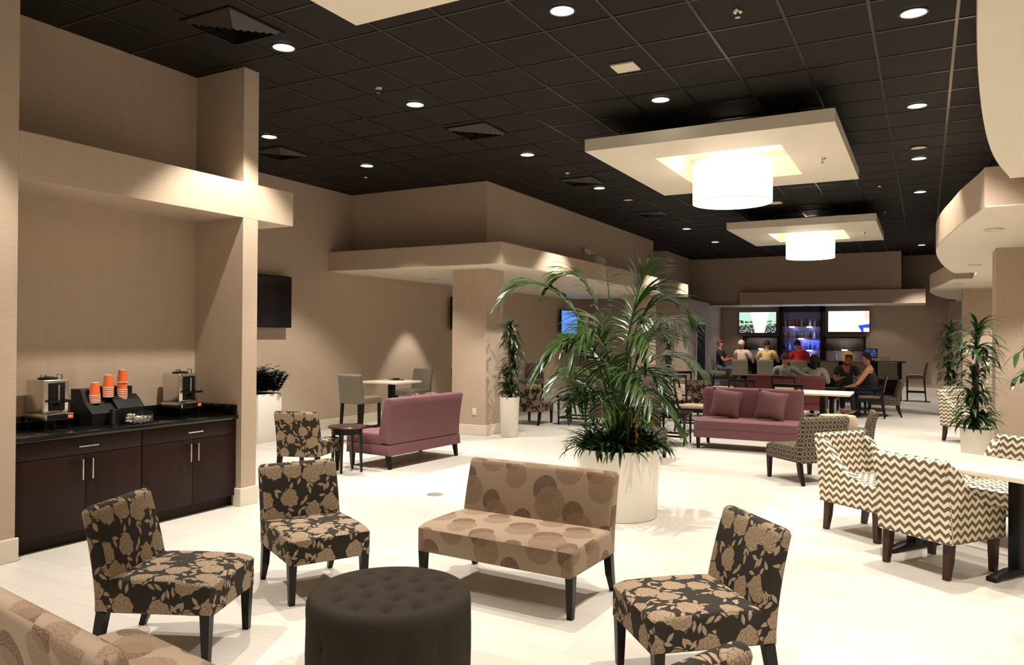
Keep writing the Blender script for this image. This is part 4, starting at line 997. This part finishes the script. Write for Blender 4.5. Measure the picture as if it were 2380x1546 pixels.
# ------------------------------------------------------------------ people
def skinmesh(name, verts, edges, rad, mat, parent, sub=1):
    me = bpy.data.meshes.new(name); me.from_pydata([tuple(v) for v in verts], edges, []); me.materials.append(M[mat] if isinstance(mat, str) else mat)
    o = bpy.data.objects.new(name, me); C.objects.link(o); o.parent = parent
    md = o.modifiers.new('Skin', 'SKIN'); md.use_smooth_shade = True; md.branch_smoothing = .6
    sv = me.skin_vertices[0].data
    for i, r in enumerate(rad): sv[i].radius = r if isinstance(r, tuple) else (r, r); sv[i].use_root = (i == 0)
    if sub: s_ = o.modifiers.new('Sub', 'SUBSURF'); s_.levels = s_.render_levels = sub
    return o
def person(label, loc, rot, seat, hair, shirt, pants, elbow=None, wrist=None, lean=0, head=(0, 0), long=False, cap=False, sleeve='short', skin='skin', scale=1, fluffy=0, legs_down=True):
    t = thing('person', label, 'person', (loc[0], loc[1], 0), R(rot)); s = seat
    E_ = elbow or [(-.25, -.16, .30), (.25, -.16, .30)]; W_ = wrist or [(-.14, -.36, .36), (.14, -.36, .36)]
    L = lambda z: -lean * max(0, z) * 1.0
    V, Ed, Rd = [], [], []
    def v(p, r, par=None):
        V.append(Vector(p)); Rd.append(r); i = len(V) - 1
        if par is not None: Ed.append((par, i))
        return i
    pel = v((0, 0, s + .10), (.16, .125)); bel = v((0, L(.2), s + .24), (.155, .12), pel); che = v((0, L(.4), s + .42), (.175, .125), bel); nb = v((0, L(.55), s + .59), (.085, .075), che)
    hx, hy = head
    nk = v((hx * .3, L(.6) + hy * .3, s + .65), .054, nb); h1 = v((hx * .8, L(.66) - .01 + hy * .8, s + .70), (.068, .078), nk); h2 = v((hx, L(.7) - .005 + hy, s + .79), (.078, .09), h1); h3 = v((hx, L(.7) + hy, s + .845), (.05, .06), h2)
    hc = V[h2].copy() - Vector((0, 0, .005))
    arm = []
    for k, sg in ((0, -1), (1, 1)):
        sh = v((sg * .19, L(.52), s + .555), .066, nb); e = v((E_[k][0], E_[k][1] + L(.3) * .5, s + E_[k][2]), .043, sh); w_ = v((W_[k][0], W_[k][1], s + W_[k][2]), .028, e)
        d = (V[w_] - V[e]).normalized(); pl = v(V[w_] + d * .05, (.036, .016), w_); sd = d.cross(Vector((0, 0, 1))).normalized()
        for f_ in range(4): a_ = v(V[pl] + d * (.045 + .006 * (1 - abs(f_ - 1.5))) + sd * (f_ - 1.5) * .019, .009, pl); v(V[a_] + d * .03 + Vector((0, 0, -.012)), .008, a_)
        a_ = v(V[pl] - d * .01 + sd * (-sg) * .045, .010, pl)
        arm.append((sh, e, w_))
    leg_ = []
    for sg in (-1, 1):
        hp = v((sg * .09, -.02, s + .08), .085, pel); kn = v((sg * .13, -.42, s + .08), .062, hp); an = v((sg * .13, -.38, s - .30 if s > .6 else .10), .042, kn); to = v((sg * .13, -.55, s - .36 if s > .6 else .05), (.04, .028), an); leg_.append((hp, kn, an, to))
    skinmesh('body', V, Ed, Rd, skin, t)
    # shirt
    g_ = lambda r, q: tuple(x + q for x in r) if isinstance(r, tuple) else r + q
    ids = [pel, bel, che, nb]; vs = [V[i] for i in ids]; ed = [(0, 1), (1, 2), (2, 3)]; rd = [g_(Rd[i], .014) for i in ids]
    for sh, e, w_ in arm:
        b0 = len(vs); end = V[e] if sleeve == 'long' else (V[sh] + V[e]) * .5 + (V[e] - V[sh]) * .2
        if sleeve == 'none': vs += [V[sh] * .75 + V[nb] * .25]; ed += [(3, b0)]; rd += [.05]; continue
        vs += [V[sh], end]; ed += [(3, b0), (b0, b0 + 1)]; rd += [.080, .066]
        if sleeve == 'long': vs += [V[w_] * .95 + V[e] * .05]; ed += [(b0 + 1, b0 + 2)]; rd[-1] = .056; rd += [.042]
    skinmesh('shirt', vs, ed, rd, shirt, t)
    vs = [V[pel] + Vector((0, 0, -.03))]; ed = []; rd = [(.152, .125)]
    for hp, kn, an, to in leg_:
        b0 = len(vs); vs += [V[hp], V[kn], V[an] + Vector((0, 0, .02))]; ed += [(0, b0), (b0, b0 + 1), (b0 + 1, b0 + 2)]; rd += [.095, .075, .058]
    skinmesh('trousers', vs, ed, rd, pants, t)
    for hp, kn, an, to in leg_: skinmesh('shoe', [V[an] + Vector((0, .03, -.03)), (V[an] + V[to]) / 2 + Vector((0, 0, -.02)), V[to]], [(0, 1), (1, 2)], [.045, .048, .04], 'black', t)
    # head details
    bm = bmesh.new(); bmesh.ops.create_icosphere(bm, subdivisions=3, radius=1)
    for w_ in bm.verts:
        c = w_.co; c.x *= .092 + fluffy; c.y *= .108 + fluffy; c.z *= .112 + fluffy
        if long and c.z < 0: c.z *= 2.6; c.y = abs(c.y) * .7 + .02 if c.y > -.02 else c.y
        if fluffy: c += c.normalized() * random.uniform(-.008, .012)
    kill = [w_ for w_ in bm.verts if (w_.co.y < -.045 and w_.co.z < .045 and (not fluffy or (abs(w_.co.x) < .06 and w_.co.y < -.06))) or (w_.co.z < (-.26 if long else -.10 if fluffy else -.055)) or (not long and not fluffy and w_.co.y < -.0 and w_.co.z < -.0)]
    bmesh.ops.delete(bm, geom=kill, context='VERTS')
    bmesh.ops.solidify(bm, geom=bm.faces, thickness=.008)
    me = bpy.data.meshes.new('hair'); bm.to_mesh(me); bm.free(); me.materials.append(hair)
    for p in me.polygons: p.use_smooth = True
    o = bpy.data.objects.new('cap' if cap else 'hair', me); C.objects.link(o); o.parent = t; o.location = hc + Vector((0, .006, .012))
    if cap: MB().lathe([(0, 0), (.10, 0), (.10, .008), (0, .008)], 20).build('cap_brim', hair, t, loc=hc + Vector((0, -.06, .05)))
    for sg in (-1, 1):
        MB().lathe([(0, -.012), (.009, -.006), (.009, .006), (0, .012)], 10).build('eye', 'black', t, loc=hc + Vector((sg * .032, -.080, .0)))
        MB().lathe([(0, -.028), (.014, -.015), (.016, .012), (0, .026)], 10).build('ear', skin, t, loc=hc + Vector((sg * .082, .005, -.005)))
    MB().taper((0, -.080, -.035), (0, -.078, .005), .018, .007, 8).build('nose', skin, t, loc=hc)
    MB().box(-.024, .024, -.078, -.070, -.058, -.050, .003).build('mouth', 'lips', t, loc=hc)
    if scale != 1: t.scale = (scale,) * 3
    return t
M['lips'] = plain('lips', (.28, .07, .06), .5)
H = lambda n, c, r=.7: plain(n, c, r, var=.4, vscale=40)
brown, dark, blond, white, red_h = H('brown_hair', (.10, .04, .02)), H('dark_hair', (.010, .007, .006)), H('blond_hair', (.85, .58, .24)), H('white_cap_cloth', (.55, .50, .42)), H('auburn_hair', (.07, .022, .014))
cl = lambda n, c: plain(n, c, .85, var=.1)
jeans, blk, purple, navy = cl('jeans_cloth', (.07, .10, .14)), cl('black_cloth', (.008, .008, .010)), cl('purple_cloth', (.08, .05, .14)), cl('navy_cloth', (.012, .014, .03))
SZ = .70
person('man in a dark green shirt and jeans in profile at the left bar end', (-5.26, 22.3), 90, SZ, brown, cl('dark_green_cloth', (.006, .012, .007)), jeans, skin='skin_red')
person('man in a white cap and pale shirt seated at the bar with an elbow out', (-4.58, BY), 165, SZ, white, cl('pale_pink_cloth', (.62, .47, .38)), blk, elbow=[(-.30, -.10, .26), (.25, -.16, .30)], cap=True, head=(.02, 0))
person('dark-haired man in a yellow shirt seated at the bar, seen from behind', (-3.90, BY), 180, SZ, dark, cl('yellow_cloth', (.68, .50, .20)), jeans, elbow=[(-.30, -.12, .30), (.30, -.12, .30)])
person('person with dark hair in a red shirt leaning to one side at the bar', (-3.04, BY), 190, SZ, dark, cl('red_cloth', (.62, .015, .015)), blk, elbow=[(-.28, -.14, .28), (.28, -.14, .28)], head=(.05, -.02), lean=.15)
person('person in a light blue sweater on the maroon settee, arm along its back', (-2.65, 17.12), 182, .44, red_h, cl('light_blue_knit', (.33, .40, .42)), jeans, elbow=[(-.36, .10, .44), (.26, -.12, .25)], wrist=[(-.60, .18, .38), (.14, -.30, .2)], sleeve='long', head=(0, 0))
person('person with long black hair in a grey top on the maroon settee', (-2.06, 17.12), 176, .42, dark, cl('grey_knit', (.35, .35, .33)), blk, long=True, sleeve='long')
person('woman with fluffy blonde hair in a dark top facing the camera', (-1.56, 18.35), 15, .44, blond, cl('charcoal_cloth', (.025, .025, .028)), blk, fluffy=.034, head=(.02, -.03), lean=.2, skin='skin_red')
person('woman with dark hair and bare arms in a black top leaning towards the blonde woman', (-.93, 17.6), -92, .46, dark, blk, navy, sleeve='none', lean=.2, elbow=[(-.20, -.30, .22), (.2, -.3, .22)], wrist=[(-.12, -.5, .18), (.12, -.5, .18)], head=(0, -.03))
fc = dup(A, (-1.46, 18.62, 0), R(15), 'floral chair under the blonde woman, hardly visible')

# ------------------------------------------------------------------ world, camera, view
w = bpy.data.worlds.new('room_dark'); S.world = w; w.use_nodes = True
w.node_tree.nodes['Background'].inputs[0].default_value = (.9, .75, .6, 1); w.node_tree.nodes['Background'].inputs[1].default_value = .0
cam = bpy.data.cameras.new('camera'); co = bpy.data.objects.new('camera', cam); C.objects.link(co); S.camera = co
cam.sensor_width = 36; cam.lens = 1757.914 / 2380 * 36; cam.clip_start = .05; cam.clip_end = 100
yaw, pit, rol = R(28.6648), R(.3182), .006704
F = Vector((-math.sin(yaw) * math.cos(pit), math.cos(yaw) * math.cos(pit), math.sin(pit)))
R0 = Vector((math.cos(yaw), math.sin(yaw), 0)); U0 = R0.cross(F)
Rv = R0 * math.cos(rol) + U0 * math.sin(rol); Uv = -R0 * math.sin(rol) + U0 * math.cos(rol)
mw = Matrix((Rv, Uv, -F)).transposed().to_4x4(); mw.translation = Vector((0, 0, 1.65)); co.matrix_world = mw
S.view_settings.view_transform = 'Standard'; S.view_settings.look = 'None'; S.view_settings.gamma = 1; S.view_settings.exposure = 0.0
S.view_settings.use_curve_mapping = False
S.cycles.use_adaptive_sampling = True; S.cycles.adaptive_threshold = .07; S.cycles.max_bounces = 5; S.cycles.diffuse_bounces = 4; S.cycles.glossy_bounces = 3; S.cycles.transmission_bounces = 4; S.cycles.sample_clamp_indirect = 6
S.cycles.use_denoising = True
